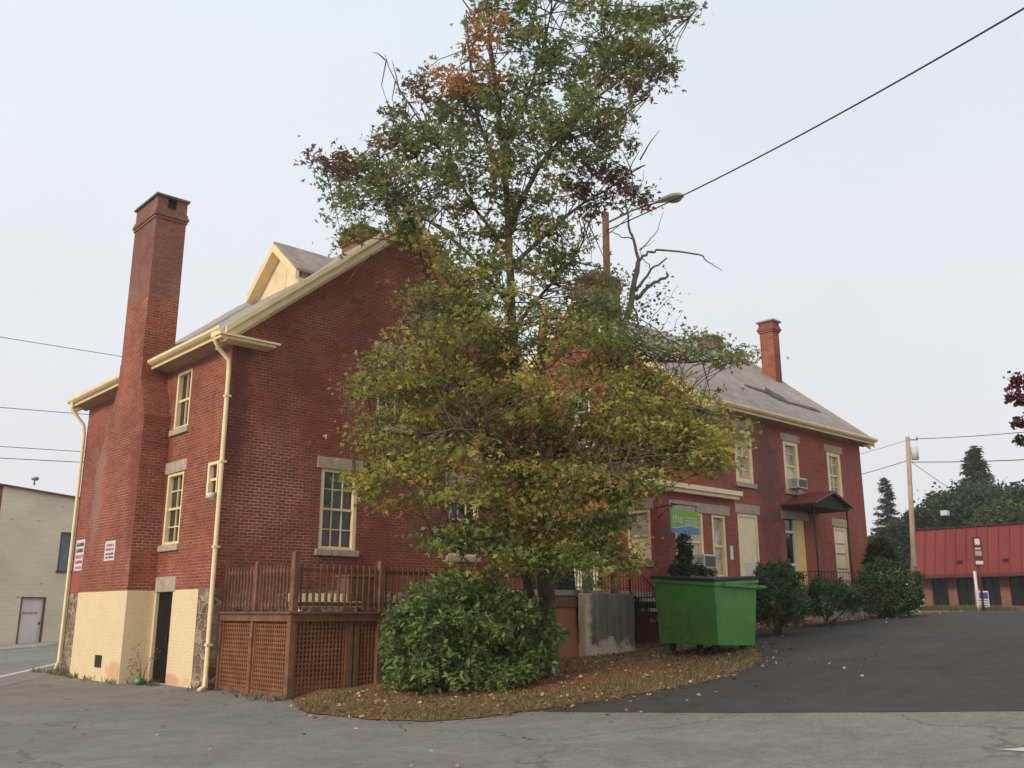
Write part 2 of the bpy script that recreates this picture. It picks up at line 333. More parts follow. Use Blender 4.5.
def leaf_object(name, mat, P, size, Cc, parent=None, droop=.5, width=.6, flat=.0, axis=None, fold=.25, lobed=False):
    """one mesh of many small folded leaves: P (N,3) stems, size (N,), Cc (N,3) colours"""
    n = len(P); P = np.asarray(P, float); size = np.asarray(size, float)[:, None]
    d = rng.normal(size=(n, 3)) if axis is None else np.asarray(axis, float) + rng.normal(size=(n, 3)) * .45
    d[:, 2] = d[:, 2] * (1 - flat) - droop; d /= np.linalg.norm(d, axis=1)[:, None]
    up = rng.normal(size=(n, 3)) * .5 + np.array([0, 0, 1.0]); s = np.cross(d, up); s /= np.linalg.norm(s, axis=1)[:, None] + 1e-9
    nn = np.cross(s, d)
    if lobed:                             # a palm of three pointed lobes
        P = np.repeat(P, 3, 0); Cc = np.repeat(np.asarray(Cc), 3, 0); k = np.tile(np.array([0, .95, -.95]), n)[:, None]; ln = np.tile(np.array([1, .8, .8]), n)[:, None]
        d3 = np.repeat(d, 3, 0); s3 = np.repeat(s, 3, 0); nn = np.repeat(nn, 3, 0); d = d3 * np.cos(k) + s3 * np.sin(k); s = s3 * np.cos(k) - d3 * np.sin(k); d = d + nn * rng.normal(size=(3 * n, 1)) * .18
        size = np.repeat(size, 3, 0) * ln; n = 3 * n
    base = P; tip = P + d * size; w = size * width * .5
    l = P + d * size * .45 + s * w + nn * size * fold * .4; r = P + d * size * .45 - s * w + nn * size * fold * .4
    V = np.stack([base, l, tip, r], 1).reshape(-1, 3)
    off = np.array(wloc(parent)) if parent is not None else np.zeros(3)
    me = bpy.data.meshes.new(name); me.vertices.add(4 * n); me.vertices.foreach_set('co', (V - off).astype(np.float32).ravel())
    idx = np.arange(n)[:, None] * 4; T = np.concatenate([idx + np.array([[0, 1, 2]]), idx + np.array([[0, 2, 3]])], 1).reshape(-1)
    me.loops.add(6 * n); me.loops.foreach_set('vertex_index', T.astype(np.int32))
    me.polygons.add(2 * n); me.polygons.foreach_set('loop_start', np.arange(0, 6 * n, 3, dtype=np.int32))
    me.update(calc_edges=True)
    ca = me.color_attributes.new('col', 'FLOAT_COLOR', 'POINT'); A = np.ones((4 * n, 4), np.float32); A[:, :3] = np.repeat(np.asarray(Cc), 4, 0)
    ca.data.foreach_set('color', A.ravel()); me.materials.append(MATS[mat])
    o = bpy.data.objects.new(name, me); COL.objects.link(o)
    if parent is not None: o.parent = parent
    return o
def shades(cols, weights, n, var=.22):
    cols = np.array(cols); k = rng.choice(len(cols), n, p=np.array(weights) / sum(weights))
    return np.clip(cols[k] * (1 + rng.normal(size=(n, 1)) * var) * (1 + rng.normal(size=(n, 3)) * .06), .004, .9)

# ------------------------------------------------------------------ the ground
def sheet(name, poly, mat, dz, grid=None, mound=None, kind='structure'):
    bm = bmesh.new(); vs = [bm.verts.new((x, y, 0)) for x, y in poly]; bm.faces.new(vs)
    bmesh.ops.triangulate(bm, faces=bm.faces)
    xs = [p[0] for p in poly]; ys = [p[1] for p in poly]
    cuts = [(x, 0) for x in GX if min(xs) < x < max(xs)]
    if grid:
        cuts += [(x, 0) for x in np.arange(min(xs) + grid, max(xs), grid)] + [(y, 1) for y in np.arange(min(ys) + grid, max(ys), grid)]
    for c, ax in cuts:
        bmesh.ops.bisect_plane(bm, geom=bm.verts[:] + bm.edges[:] + bm.faces[:], plane_co=(c, 0, 0) if ax == 0 else (0, c, 0), plane_no=(1, 0, 0) if ax == 0 else (0, 1, 0))
    if grid: bmesh.ops.remove_doubles(bm, verts=bm.verts, dist=.01)
    for v in bm.verts: v.co.z = gz(v.co.x) + dz + (mound(v.co.x, v.co.y) if mound else 0)
    bmesh.ops.recalc_face_normals(bm, faces=bm.faces)
    for f in bm.faces:
        if f.normal.z < 0: f.normal_flip()
    me = bpy.data.meshes.new(name); bm.to_mesh(me); bm.free(); me.materials.append(MATS[mat]); me.shade_smooth()
    o = bpy.data.objects.new(name, me); COL.objects.link(o); o['kind'] = kind; return o
sheet('ground', [(-155, -155), (255, -155), (255, 255), (-155, 255)], 'old_asphalt', 0)
EDGE = [(11.48, 12.11), (13.41, 11.77), (15.35, 11.41), (17.2, 11.55), (18.41, 12.11), (19.3, 12.6), (20.3, 13.4), (21.3, 14.6), (22.9, 15.7), (24.99, 16.1), (26.3, 15.6), (28.4, 15.1), (31.4, 14.6), (36, 15.4), (42, 17.2), (50, 20), (56, 22.5)]
sheet('driveway', [(11.42, 12.13)] + EDGE[1:] + [(57.5, 60), (58, -60), (45, -52), (14.92, 5.41)], 'dark_asphalt', .006)
BED = [(9.95, 17.4), (9.3, 16.2), (8.95, 15.0), (9.1, 13.6), (9.6, 12.55), (10.4, 12.2)] + EDGE[:14] + [(40, 16.7), (41, 18.6), (37, 19), (36, 22), (24, 22), (9.95, 22)]
_b = []
for (xa, ya), (xb, yb) in zip(BED, BED[1:] + BED[:1]):
    k_ = max(1, int(math.hypot(xb - xa, yb - ya) / .22)) if ya < 17.4 and yb < 17.4 else 1
    for i in range(k_):
        j_ = .07 if i else .02; _b.append((xa + (xb - xa) * i / k_ + random.uniform(-j_, j_), ya + (yb - ya) * i / k_ + random.uniform(-j_, j_)))
BEDR = _b
def seg_d(p, poly):
    p = np.array(p); best = 9
    for a, b in zip(poly, poly[1:] + poly[:1]):
        a = np.array(a); b = np.array(b); t = np.clip(((p - a) @ (b - a)) / ((b - a) @ (b - a) + 1e-9), 0, 1); best = min(best, np.linalg.norm(p - a - t * (b - a)))
    return best
def bed_mound(x, y): return (.10 if x < 17 else max(.0, .10 - (x - 17) * .07)) * min(1, seg_d((x, y), BED) / .6) + .025 * math.sin(x * 5.1 + y * 2) * math.sin(y * 4.3 - x)* min(1, seg_d((x, y), BED) / .3)
sheet('planting_bed', BEDR, 'mulch', .012, grid=.35, mound=bed_mound)
def bz(x, y): return gz(x) + .012 + bed_mound(x, y)
def inside(x, y, poly):
    c = False
    for (x1, y1), (x2, y2) in zip(poly, poly[1:] + poly[:1]):
        if (y1 > y) != (y2 > y) and x < (x2 - x1) * (y - y1) / (y2 - y1) + x1: c = not c
    return c
# the street beyond the left corner
a0, a1 = at(0, 677, 2, 0), at(57, 665.5, 2, 0); dv = (a1 - a0) / np.linalg.norm(a1 - a0); nv = np.array([-dv[1], dv[0], 0])
if nv @ (px(-4, 648, 43.6) - a0) < 0: nv = -nv
def strip(name, o0, n0, n1, mat, dz):
    p = [o0 - dv * 60 + nv * n0, o0 + dv * 25 + nv * n0, o0 + dv * 25 + nv * n1, o0 - dv * 60 + nv * n1]; sheet(name, [(q[0], q[1]) for q in p], mat, dz)
strip('street', a0, -1.2, 30, 'street_asphalt', .006); strip('road_line', a0, -.12, .12, 'road_white', .011)

# ------------------------------------------------------------------ walls and windows
def PX(c): return lambda u, z, d: (c - d, u, z)
def PY(c): return lambda u, z, d: (u, c - d, z)
def wall(mb, P, u0, u1, z0, top, holes=(), reveal=.2):
    tu = [p[0] for p in top]; tz = [p[1] for p in top]; T = lambda u: float(np.interp(u, tu, tz))
    us = sorted({u0, u1, *[t for t in tu if u0 < t < u1], *[h[0] for h in holes], *[h[1] for h in holes]})
    zs = sorted({z0, max(tz), *[h[2] for h in holes], *[h[3] for h in holes]}); zs = [z for z in zs if z >= z0]
    for ua, ub in zip(us, us[1:]):
        for za, zb in zip(zs, zs[1:]):
            um = (ua + ub) / 2; zm = (za + zb) / 2
            if any(h[0] < um < h[1] and h[2] < zm < h[3] for h in holes): continue
            poly = [(ua, za), (ub, za), (ub, zb), (ua, zb)]; ta, tb = T(ua), T(ub)
            inn = lambda p: p[1] <= ta + (tb - ta) * (p[0] - ua) / (ub - ua) + 1e-9
            val = lambda p: p[1] - (ta + (tb - ta) * (p[0] - ua) / (ub - ua)); out = []
            for i, p in enumerate(poly):
                q = poly[(i + 1) % 4]
                if inn(p): out.append(p)
                if inn(p) != inn(q):
                    t = val(p) / (val(p) - val(q)); out.append((p[0] + (q[0] - p[0]) * t, p[1] + (q[1] - p[1]) * t))
            if len(out) > 2: mb.face([P(u, z, 0) for u, z in out])
    for (a, b, c, d) in holes:
        mb.face([P(a, c, 0), P(a, d, 0), P(a, d, -reveal), P(a, c, -reveal)]); mb.face([P(b, c, 0), P(b, d, 0), P(b, d, -reveal), P(b, c, -reveal)])
        mb.face([P(a, c, 0), P(b, c, 0), P(b, c, -reveal), P(a, c, -reveal)]); mb.face([P(a, d, 0), P(b, d, 0), P(b, d, -reveal), P(a, d, -reveal)])
def pbox(mb, P, u0, u1, z0, z1, d0, d1):
    return mb.hexa([P(u0, z0, d0), P(u1, z0, d0), P(u1, z0, d1), P(u0, z0, d1)], [P(u0, z1, d0), P(u1, z1, d0), P(u1, z1, d1), P(u0, z1, d1)])
def window(root, P, u0, u1, z0, z1, cols=3, rows=4, pane='glass_dark', frame='cream_trim', lintel=.3, sill=.16, over=.14, c=.10, panel=0):
    f = MB(); zm = (z0 + z1) / 2
    for a, b in ((u0, u0 + c), (u1 - c, u1)): pbox(f, P, a, b, z0, z1, -.17, -.012)
    pbox(f, P, u0 + c, u1 - c, z1 - c * .8, z1, -.17, -.014); pbox(f, P, u0 + c, u1 - c, z0, z0 + c * .8, -.17, -.04)
    pbox(f, P, u0 + c, u1 - c, zm - .03, zm + .03, -.16, -.07)
    for k in range(1, cols): u = u0 + c + (u1 - u0 - 2 * c) * k / cols; pbox(f, P, u - .014, u + .014, z0 + c * .8, z1 - c * .8, -.155, -.09)
    for k in range(1, rows):
        z = z0 + (z1 - z0) * k / rows
        if abs(z - zm) > .05: pbox(f, P, u0 + c, u1 - c, z - .014, z + .014, -.155, -.092)
    if panel: pbox(f, P, u0 + c, u1 - c, z0 + .06, z0 + panel, -.15, -.06)
    fr = f.build('window', frame, root)
    g = MB(); pbox(g, P, u0 + .02, u1 - .02, z0 + .02, z1 - .02, -.19, -.13); g.build('pane', pane, fr)
    if lintel: m = MB(); pbox(m, P, u0 - over, u1 + over, z1, z1 + lintel, -.1, .025); m.build('lintel', 'lintel_stone', fr, bevel=.01)
    if sill: m = MB(); pbox(m, P, u0 - over * .6, u1 + over * .6, z0 - sill, z0, -.16, .07); m.build('sill', 'lintel_stone', fr, bevel=.01)
    return fr
def gable_roof(root, M, e0, e1, zr, ze, v0, v1, mat, along):
    r = (e0 + e1) / 2; th = .10; mb = MB()
    mb.prism([(e0, ze), (r, zr), (e1, ze), (e1, ze - th), (r, zr - th * 1.3), (e0, ze - th)], lambda u, z: M(u, v0, z), lambda u, z: M(u, v1, z))
    rm = (lambda v: (v[1], v[0] * 1.28)) if along == 'y' else (lambda v: (v[0], v[1] * 1.28))
    return mb.build('roof', mat, root, roofmap=rm)
def rake_boards(root, M, e0, e1, zr, ze, v, wall_v, mat='cream_trim'):
    r = (e0 + e1) / 2; s = (zr - ze) / (r - e0); sg = 1 if wall_v > v else -1
    for (ea, eb) in ((e0, r), (r, e1)):
        za = ze if ea == e0 else zr; zb = zr if ea == e0 else ze; mb = MB()
        mb.prism([(ea, za - .10), (eb, zb - .10 - (.03 if eb == r else 0)), (eb, zb - .35), (ea, za - .35)], lambda u, z: M(u, v - sg * .03, z), lambda u, z: M(u, v + sg * .02, z))
        mb.prism([(ea, za + .02), (eb, zb + .02), (eb, zb - .13), (ea, za - .13)], lambda u, z: M(u, v - sg * .09, z), lambda u, z: M(u, v - sg * .03, z))
        mb.prism([(ea, za - .29), (eb, zb - .29), (eb, zb - .33), (ea, za - .33)], lambda u, z: M(u, v + sg * .02, z), lambda u, z: M(u, wall_v - sg * .03, z))
        mb.prism([(ea, za - .32), (eb, zb - .32), (eb, zb - .47), (ea, za - .47)], lambda u, z: M(u, wall_v - sg * .09, z), lambda u, z: M(u, wall_v - sg * .004, z))
        mb.build('rake_board', mat, root)
def chimney(root, x0, x1, y0, y1, z0, z1, mat='brick_weathered', cap='slate', name='chimney'):
    mb = MB(); mb.box(x0, x1, y0, y1, z0, z1); o = mb.build(name, mat, root)
    m = MB()
    for k, e in enumerate((.05, .09, .05)): m.box(x0 - e, x1 + e, y0 - e, y1 + e, z1 + .09 * k, z1 + .09 * (k + 1) - .002)
    m.box(x0 - .02, x1 + .02, y0 - .02, y1 + .02, z1 + .27, z1 + .45); m.mat(1).box(x0 - .1, x1 + .1, y0 - .1, y1 + .1, z1 + .452, z1 + .52)
    m.build('chimney_cap', [mat, cap], o); return o

# ------------------------------------------------------------------ the left brick building
X0, Y0, YB, XR, XM = 9.69, 20.8, 31.0, 19.81, 14.75
H = empty('brick_house', (X0, Y0, 0), 'red brick gabled building on a cream painted basement with tall side chimney', 'house')
EZ, RZ = 8.40, 12.95; E0, E1 = 9.25, 20.25; SL = (RZ - EZ) / (XM - E0)
gtop = [(X0, EZ + SL * (X0 - E0) - .12), (XM, RZ - .14), (XR, EZ + SL * (X0 - E0) - .12)]
FB = 2.28
GW = [(12.35, 13.46, 3.30, 5.36), (16.55, 17.66, 3.30, 5.36), (13.95, 15.05, 6.75, 8.78)]
FWN = [(23.08, 24.12, 3.42, 5.28), (23.10, 24.05, 6.45, 8.02), (21.1, 21.72, 4.45, 5.32)]
mb = MB()
wall(mb, PY(Y0), X0, XR, FB, gtop, GW); wall(mb, PX(X0), Y0, YB, FB, [(Y0, 8.3), (YB, 8.3)], FWN)
mb.face([(XR, Y0, 0), (XR, YB, 0), (XR, YB, 8.3), (XR, Y0, 8.3)])
mb.face([(X0, YB, 0), (XR, YB, 0), (XR, YB, gtop[2][1]), (XM, YB, gtop[1][1]), (X0, YB, gtop[0][1])])
WL = mb.build('wall', 'brick_red', H)
mb = MB(); wall(mb, PX(X0), 29.85, YB, 0, [(29.85, FB), (YB, FB)]); mb.build('foundation', 'rubble_stone', H); mb = MB(); wall(mb, PX(X0), Y0, 21.65, 0, [(Y0, FB), (21.65, FB)]); mb.build('foundation', 'rubble_stone', H); mb = MB(); wall(mb, PY(Y0), X0, XR, 0, [(X0, FB), (XR, FB)])
mb.build('foundation', 'rubble_stone', H)
DOOR = (23.12, 24.14, 0.04, 2.24)
mb = MB(); wall(mb, PX(X0 - .01), 21.65, 29.85, 0, [(21.65, FB), (29.85, FB)], [DOOR], .25); mb.build('painted_foundation', 'brick_cream', H)
m = MB(); pbox(m, PX(X0), DOOR[0], DOOR[1], .04, 2.24, -.2, -.07)
for k in range(6): pbox(m, PX(X0), DOOR[0] + .02 + k * .145, DOOR[0] + .15 + k * .145, .06, 2.2, -.07, -.058)
dr = m.build('door', 'dark_door', H); m = MB(); pbox(m, PX(X0), 23.32, 23.36, 1.0, 1.16, -.06, -.01); m.build('handle', 'black_iron', dr)
m = MB(); pbox(m, PX(X0), 23.0, 24.23, 2.245, 2.62, -.12, .03); m.build('lintel', 'lintel_stone', dr, bevel=.01)
window(H, PY(Y0), *GW[0]); window(H, PY(Y0), *GW[1]); window(H, PY(Y0), *GW[2])
window(H, PX(X0), *FWN[0], cols=2, rows=4); window(H, PX(X0), *FWN[1], cols=2, rows=2, lintel=0); window(H, PX(X0), *FWN[2], cols=1, rows=2, lintel=0, sill=0)
ML = lambda u, v, z: (u, v, z)
RL = gable_roof(H, ML, E0, E1, RZ, EZ, 20.33, 31.4, 'slate', 'y')
rake_boards(H, ML, E0, E1, RZ, EZ, 20.36, Y0); rake_boards(H, ML, E0, E1, RZ, EZ, 31.37, YB)
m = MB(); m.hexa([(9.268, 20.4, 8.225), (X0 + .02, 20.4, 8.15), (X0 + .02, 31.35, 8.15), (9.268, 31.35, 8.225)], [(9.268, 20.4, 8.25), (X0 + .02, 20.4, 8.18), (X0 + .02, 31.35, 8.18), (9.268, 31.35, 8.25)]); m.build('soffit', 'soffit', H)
m = MB(); m.box(9.23, 9.265, 20.36, 31.36, 8.20, 8.32); m.build('fascia', 'cream_trim', H)
for (ya, yb) in ((20.34, 24.70), (26.50, 31.38)):
    m = MB(); m.prism([(9.12, 8.36), (9.10, 8.42), (9.08, 8.42), (9.085, 8.35), (9.14, 8.30), (9.225, 8.30), (9.225, 8.32), (9.15, 8.32)], lambda u, z: (u, ya, z), lambda u, z: (u, yb, z)); m.build('gutter', 'cream_trim', H)
m = MB(); m.box(9.14, 10.60, 20.32, 20.79, 8.13, 8.20); m.prism([(20.26, 8.203), (20.79, 8.203), (20.79, 8.36), (20.26, 8.25)], lambda y, z: (9.10, y, z), lambda y, z: (10.70, y, z))
m.build('cornice_return', 'cream_trim', H)
def downspout(pts):
    m = MB(); m.tube(pts, .055, 8); return m.build('downspout', 'cream_trim', H)
d1 = downspout([(9.16, 20.62, 8.3), (9.15, 20.66, 8.12), (9.3, 20.72, 7.95), (9.58, 20.74, 7.72), (9.6, 20.74, 7.4), (9.6, 20.74, .35), (9.58, 20.72, .12), (9.42, 20.66, .05)])
for z in (1.0, 3.2, 5.2, 6.8): m = MB(); m.box(9.535, 9.69, 20.675, 20.805, z, z + .05); m.build('bracket', 'cream_trim', d1)
d2 = downspout([(9.16, 31.05, 8.3), (9.16, 31.05, 8.1), (9.56, 30.96, 7.6), (9.6, 30.95, 7.3), (9.6, 30.95, .3), (9.5, 30.9, .06)])
# chimney breast and stack
CX = 8.97
m = MB(); m.prism([(24.25, FB + .003), (27.9, FB + .003), (27.7, 5.2), (26.95, 6.9), (26.45, 7.9), (26.45, 8.6), (24.75, 8.6), (24.75, 7.9), (24.25, 6.85)], lambda y, z: (CX, y, z), lambda y, z: (X0 - .005, y, z))
m.box(CX, 9.84, 24.802, 26.398, 8.602, 10.3)
CH = m.build('chimney', 'brick_red', H)
m = MB(); m.box(CX, 9.84, 24.80, 26.40, 10.3, 12.65)
for k, ee in enumerate((.03, .06, .03)): m.box(CX - ee, 9.84 + ee, 24.80 - ee, 26.40 + ee, 12.65 + .09 * k, 12.65 + .09 * (k + 1) - .003)
zc = 12.92                               # open-sided top: corner piers under a slab
for xa, xb in ((CX, CX + .3), (9.54, 9.84)):
    for ya, yb in ((24.80, 25.05), (26.15, 26.40)): m.box(xa, xb, ya, yb, zc, 13.32)
m.box(CX + .002, CX + .12, 25.05, 26.15, zc, 13.32); m.box(CX + .3, 9.54, 24.80, 24.9, zc, zc + .08)
m.build('chimney_shaft', 'brick_weathered', CH)
m = MB(); m.box(CX - .06, 9.89, 24.74, 26.46, 13.322, 13.38); m.build('chimney_cap', 'slate_patch', CH)
m = MB(); m.box(CX + .3, 9.53, 24.92, 26.3, zc, 13.3); m.build('flue', 'black_iron', CH)
m = MB(); m.box(CX + .002, X0 - .012, 24.24, 27.91, 0, FB); m.build('painted_base', 'brick_cream', CH)
m = MB(); m.box(CX - .02, CX + .01, 25.55, 26.0, .36, .66); m.build('vent', 'black_iron', CH)
m = MB(); m.prism([(9.70, 8.62), (10.3, 9.15), (10.3, 9.30), (9.70, 8.95)], lambda x, z: (x, 24.55, z), lambda x, z: (x, 24.746, z)); m.build('flashing', 'copper_green', CH)
# roof chimney and dormer
chimney(RL, 14.4, 15.1, 22.75, 23.7, 12.2, 12.85, 'brick_weathered')
DX, dy0, dy1 = 12.0, 21.75, 24.25
zr_ = lambda x: EZ + SL * (x - E0)
m = MB(); dym = (dy0 + dy1) / 2
m.face([(DX, dy0, zr_(DX) - .05), (DX, dy1, zr_(DX) - .05), (DX, dy1, 10.98), (DX, dym, 11.95), (DX, dy0, 10.98)])
for y in (dy0, dy1): m.face([(DX, y, zr_(DX) - .05), (DX, y, 10.98), (12.9, y, 10.98), (12.9, y, 10.9)])
DM = m.build('dormer', 'pale_cream', H)
m = MB()
for a, b in ((dy0 - .18, dym), (dy1 + .18, dym)):
    sg = 1 if b > a else -1
    q = [(a, 10.92), (b, 12.12), (b, 12.04), (a, 10.84)]; m.prism(q, lambda y, z: (11.72, y, z), lambda y, z: (14.0, y, z))
m.build('dormer_roof', 'slate_violet', DM, roofmap=lambda v: (v[0], v[1] * 1.28))
for a, b in ((dy0 - .18, dym), (dy1 + .18, dym)):
    m = MB(); m.prism([(a, 10.85), (b, 12.05), (b, 11.80), (a, 10.60)], lambda y, z: (11.69, y, z), lambda y, z: (11.80, y, z)); m.prism([(a, 10.62), (b, 11.82), (b, 11.79), (a, 10.59)], lambda y, z: (11.80, y, z), lambda y, z: (11.99, y, z)); m.build('dormer_trim', 'cream_trim', DM)
m = MB(); m.box(11.985, 12.03, dym - .35, dym + .35, 10.66, 11.3); m.build('dormer_panel', 'cream_trim', DM)
# lamp and signs on the left wall
t = empty('wall_lamp', (X0, 20.98, 4.42), 'small white security lamp beside the small wall window', 'lamp')
m = MB(); m.box(9.62, 9.69, 20.93, 21.03, 4.42, 4.52); m.build('mount', 'grey_metal', t); m = MB(); m.tube([(9.64, 20.98, 4.47), (9.5, 20.95, 4.43), (9.42, 20.93, 4.39)], [.04, .075, .09], 10); m.build('lamp_head', 'white_paint', t)
def glyph_rows(P, u0, u1, z0, z1, rows, mat, root, name='lettering', d=.012):
    m = MB(); h = (z1 - z0) / rows
    for r in range(rows):
        u = u0
        while u < u1 - .02:
            w = random.uniform(.03, .05) * (1 if u1 - u0 < 1.2 else 2); zb = z0 + r * h + h * .2; hh = h * .62
            k = random.random()
            pbox(m, P, u, min(u1, u + w * .34), zb, zb + hh, d - .004, d)
            if k < .7: pbox(m, P, u + w * .34, min(u1, u + w), zb + hh * random.choice((0, .4, .78)), zb + hh * random.choice((.22, .6, 1.0)) + .005, d - .004, d - .0005)
            if k > .4: pbox(m, P, min(u1 - .005, u + w * .7), min(u1, u + w), zb, zb + hh * random.choice((.6, 1)), d - .005, d - .001)
            u += w * 1.35
    return m.build(name, mat, root)
t = empty('wall_sign', (X0, 30.4, 3.0), 'narrow white warning sign with black and red rows beside the far downspout', 'sign')
P_ = PX(X0 - .01); m = MB(); pbox(m, P_, 29.98, 30.76, 2.98, 3.92, -.01, .008); m.build('sign_board', 'sign_white', t)
glyph_rows(P_, 30.05, 30.70, 3.50, 3.86, 2, 'sign_black', t); glyph_rows(P_, 30.05, 30.70, 3.16, 3.48, 2, 'sign_red', t); glyph_rows(P_, 30.1, 30.65, 3.01, 3.13, 1, 'sign_black', t)
t = empty('wall_sign', (CX, 25.7, 3.1), 'squarish white notice with faded rows on the chimney breast', 'sign')
P_ = PX(CX); m = MB(); pbox(m, P_, 25.38, 26.12, 3.08, 3.6, -.01, .012); m.build('sign_board', 'sign_white', t)
glyph_rows(P_, 25.46, 26.04, 3.32, 3.54, 2, 'sign_red', t, d=.016); glyph_rows(P_, 25.46, 26.04, 3.12, 3.30, 2, 'sign_black', t, d=.016)

# ------------------------------------------------------------------ the right brick building with its low front room
RX0, RX1, RY0, RYB = 24.2, 34.55, 17.44, 27.96
B = empty('brick_house', (RX0, RY0, 1.2), 'long red brick building with slate roof, boarded doorways and a low front room', 'house')
RE0, RE1, RRZ = 17.0, 28.4, 12.93; RSL = (RRZ - EZ) / ((RE1 - RE0) / 2); RYM = (RE0 + RE1) / 2
UPW = [(25.94, 26.98, 5.93, 7.74), (28.94, 29.94, 5.93, 7.68), (31.94, 32.96, 5.90, 7.62)]
LOW = [(25.88, 27.06, 2.45, 4.90), (32.02, 33.0, 2.35, 4.82)]; RD = (28.72, 30.0, 2.25, 4.9)
GE = [(19.05, 20.05, 6.0, 7.72), (20.5, 21.3, 8.35, 9.4), (22.3, 23.1, 8.35, 9.4), (24.6, 25.6, 6.0, 7.72), (22.0, 23.0, 5.9, 7.6)]
zw = EZ + RSL * (RY0 - RE0) - .12
rtop = [(RY0, zw), (RYM, RRZ - .14), (RYB, zw)]
mb = MB(); wall(mb, PY(RY0), RX0, RX1, .9, [(RX0, 8.3), (RX1, 8.3)], UPW + LOW + [RD]); wall(mb, PX(RX0), RY0, RYB, .9, rtop, GE)
mb.face([(RX1, RY0, .9), (RX1, RYB, .9), (RX1, RYB, zw), (RX1, RYM, RRZ - .14), (RX1, RY0, zw)]); mb.face([(RX0, RYB, .9), (RX1, RYB, .9), (RX1, RYB, 8.3), (RX0, RYB, 8.3)])
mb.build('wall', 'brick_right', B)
for i, w in enumerate(UPW): window(B, PY(RY0), *w, cols=2 if i != 1 else 1, rows=4, pane='glass_curtain', lintel=.27, c=.17)
for i, w in enumerate(GE): window(B, PX(RX0), *w, cols=2, rows=4, pane='glass_dark', frame='white_paint', lintel=.25)
for i, (a, b, c, d) in enumerate(LOW):
    m = MB(); P_ = PY(RY0); pbox(m, P_, a + .1, b - .1, c, d - .1, -.12, -.06)
    for ua, ub in ((a, a + .1), (b - .1, b)): pbox(m, P_, ua, ub, c, d, -.12, -.02)
    pbox(m, P_, a + .1, b - .1, d - .1, d, -.12, -.02)
    bd = m.build('boarded_opening', 'pale_cream', B)
    m = MB(); pbox(m, P_, a - .12, b + .12, d + .002, d + .30, -.1, .025); m.build('lintel', 'lintel_stone', bd, bevel=.01)
    if i == 0: m = MB(); pbox(m, P_, a + .38, b - .38, c + .32, c + .86, -.062, -.045); m.build('vent_panel', 'sign_white', bd)
    else:
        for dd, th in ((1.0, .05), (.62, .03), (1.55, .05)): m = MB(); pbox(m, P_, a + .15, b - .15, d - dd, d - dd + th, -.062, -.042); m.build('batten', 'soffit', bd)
P_ = PY(RY0); m = MB(); pbox(m, P_, 28.72, 28.80, 2.25, 4.9, -.19, -.06); pbox(m, P_, 29.36, 29.44, 2.25, 4.9, -.19, -.06); pbox(m, P_, 28.80, 29.36, 4.42, 4.5, -.19, -.07); pbox(m, P_, 28.80, 29.36, 2.25, 2.5, -.19, -.08); pbox(m, P_, 28.80, 29.36, 3.3, 3.4, -.19, -.09)
dr = m.build('door', 'white_paint', B); m = MB(); pbox(m, P_, 28.8, 29.36, 2.5, 4.88, -.2, -.14); m.build('pane', 'glass_dark', dr)
m = MB(); pbox(m, P_, 29.44, 30.0, 2.25, 4.9, -.19, -.03); m.build('side_panel', 'yellow_panel', dr)
m = MB(); pbox(m, P_, 28.5, 30.25, 4.902, 5.28, -.1, .025); m.build('lintel', 'lintel_stone', dr, bevel=.01)
MR = lambda u, v, z: (v, u, z)
RR = gable_roof(B, MR, RE0, RE1, RRZ, EZ, 23.72, 34.98, 'slate_violet', 'x')
rake_boards(B, MR, RE0, RE1, RRZ, EZ, 23.76, RX0); rake_boards(B, MR, RE0, RE1, RRZ, EZ, 34.94, RX1)
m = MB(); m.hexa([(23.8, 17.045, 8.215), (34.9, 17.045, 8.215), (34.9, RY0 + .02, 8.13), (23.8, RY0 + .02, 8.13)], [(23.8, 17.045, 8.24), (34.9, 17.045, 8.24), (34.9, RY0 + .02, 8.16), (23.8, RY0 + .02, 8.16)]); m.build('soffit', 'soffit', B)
m = MB(); m.box(23.78, 34.95, 17.0, 17.04, 8.18, 8.31); m.prism([(16.86, 8.40), (16.86, 8.33), (16.91, 8.27), (16.998, 8.27), (16.998, 8.30), (16.91, 8.32)], lambda y, z: (23.72, y, z), lambda y, z: (35.0, y, z)); m.build('gutter', 'cream_trim', B)
m = MB(); m.box(23.62, 24.19, 16.92, 18.5, 8.08, 8.2); m.prism([(23.56, 8.203), (24.19, 8.203), (24.19, 8.4), (23.56, 8.27)], lambda x, z: (x, 16.9, z), lambda x, z: (x, 18.58, z)); m.build('cornice_return', 'cream_trim', B)
chimney(RR, 34.02, 34.5, 20.6, 21.25, 10.6, 13.52, 'brick_red'); chimney(RR, 33.7, 34.5, 23.5, 24.3, 11.2, 13.42, 'brick_weathered'); chimney(RR, 24.5, 25.8, 22.1, 23.2, 12.2, 13.7, 'brick_weathered')
zf = lambda y: EZ + RSL * (y - RE0)
m = MB()                                  # lifted slates and a fallen gutter on the front slope
for (xa, xb, ya, yb) in ((29.2, 30.6, 18.92, 19.02), (30.5, 33.4, 18.4, 18.55)): m.hexa([(xa, ya, zf(ya) + .02), (xb, yb - .25, zf(yb - .25) + .02), (xb, yb, zf(yb) + .02), (xa, ya + .12, zf(ya + .12) + .02)], [(xa, ya, zf(ya) + .05), (xb, yb - .25, zf(yb - .25) + .05), (xb, yb, zf(yb) + .05), (xa, ya + .12, zf(ya + .12) + .05)])
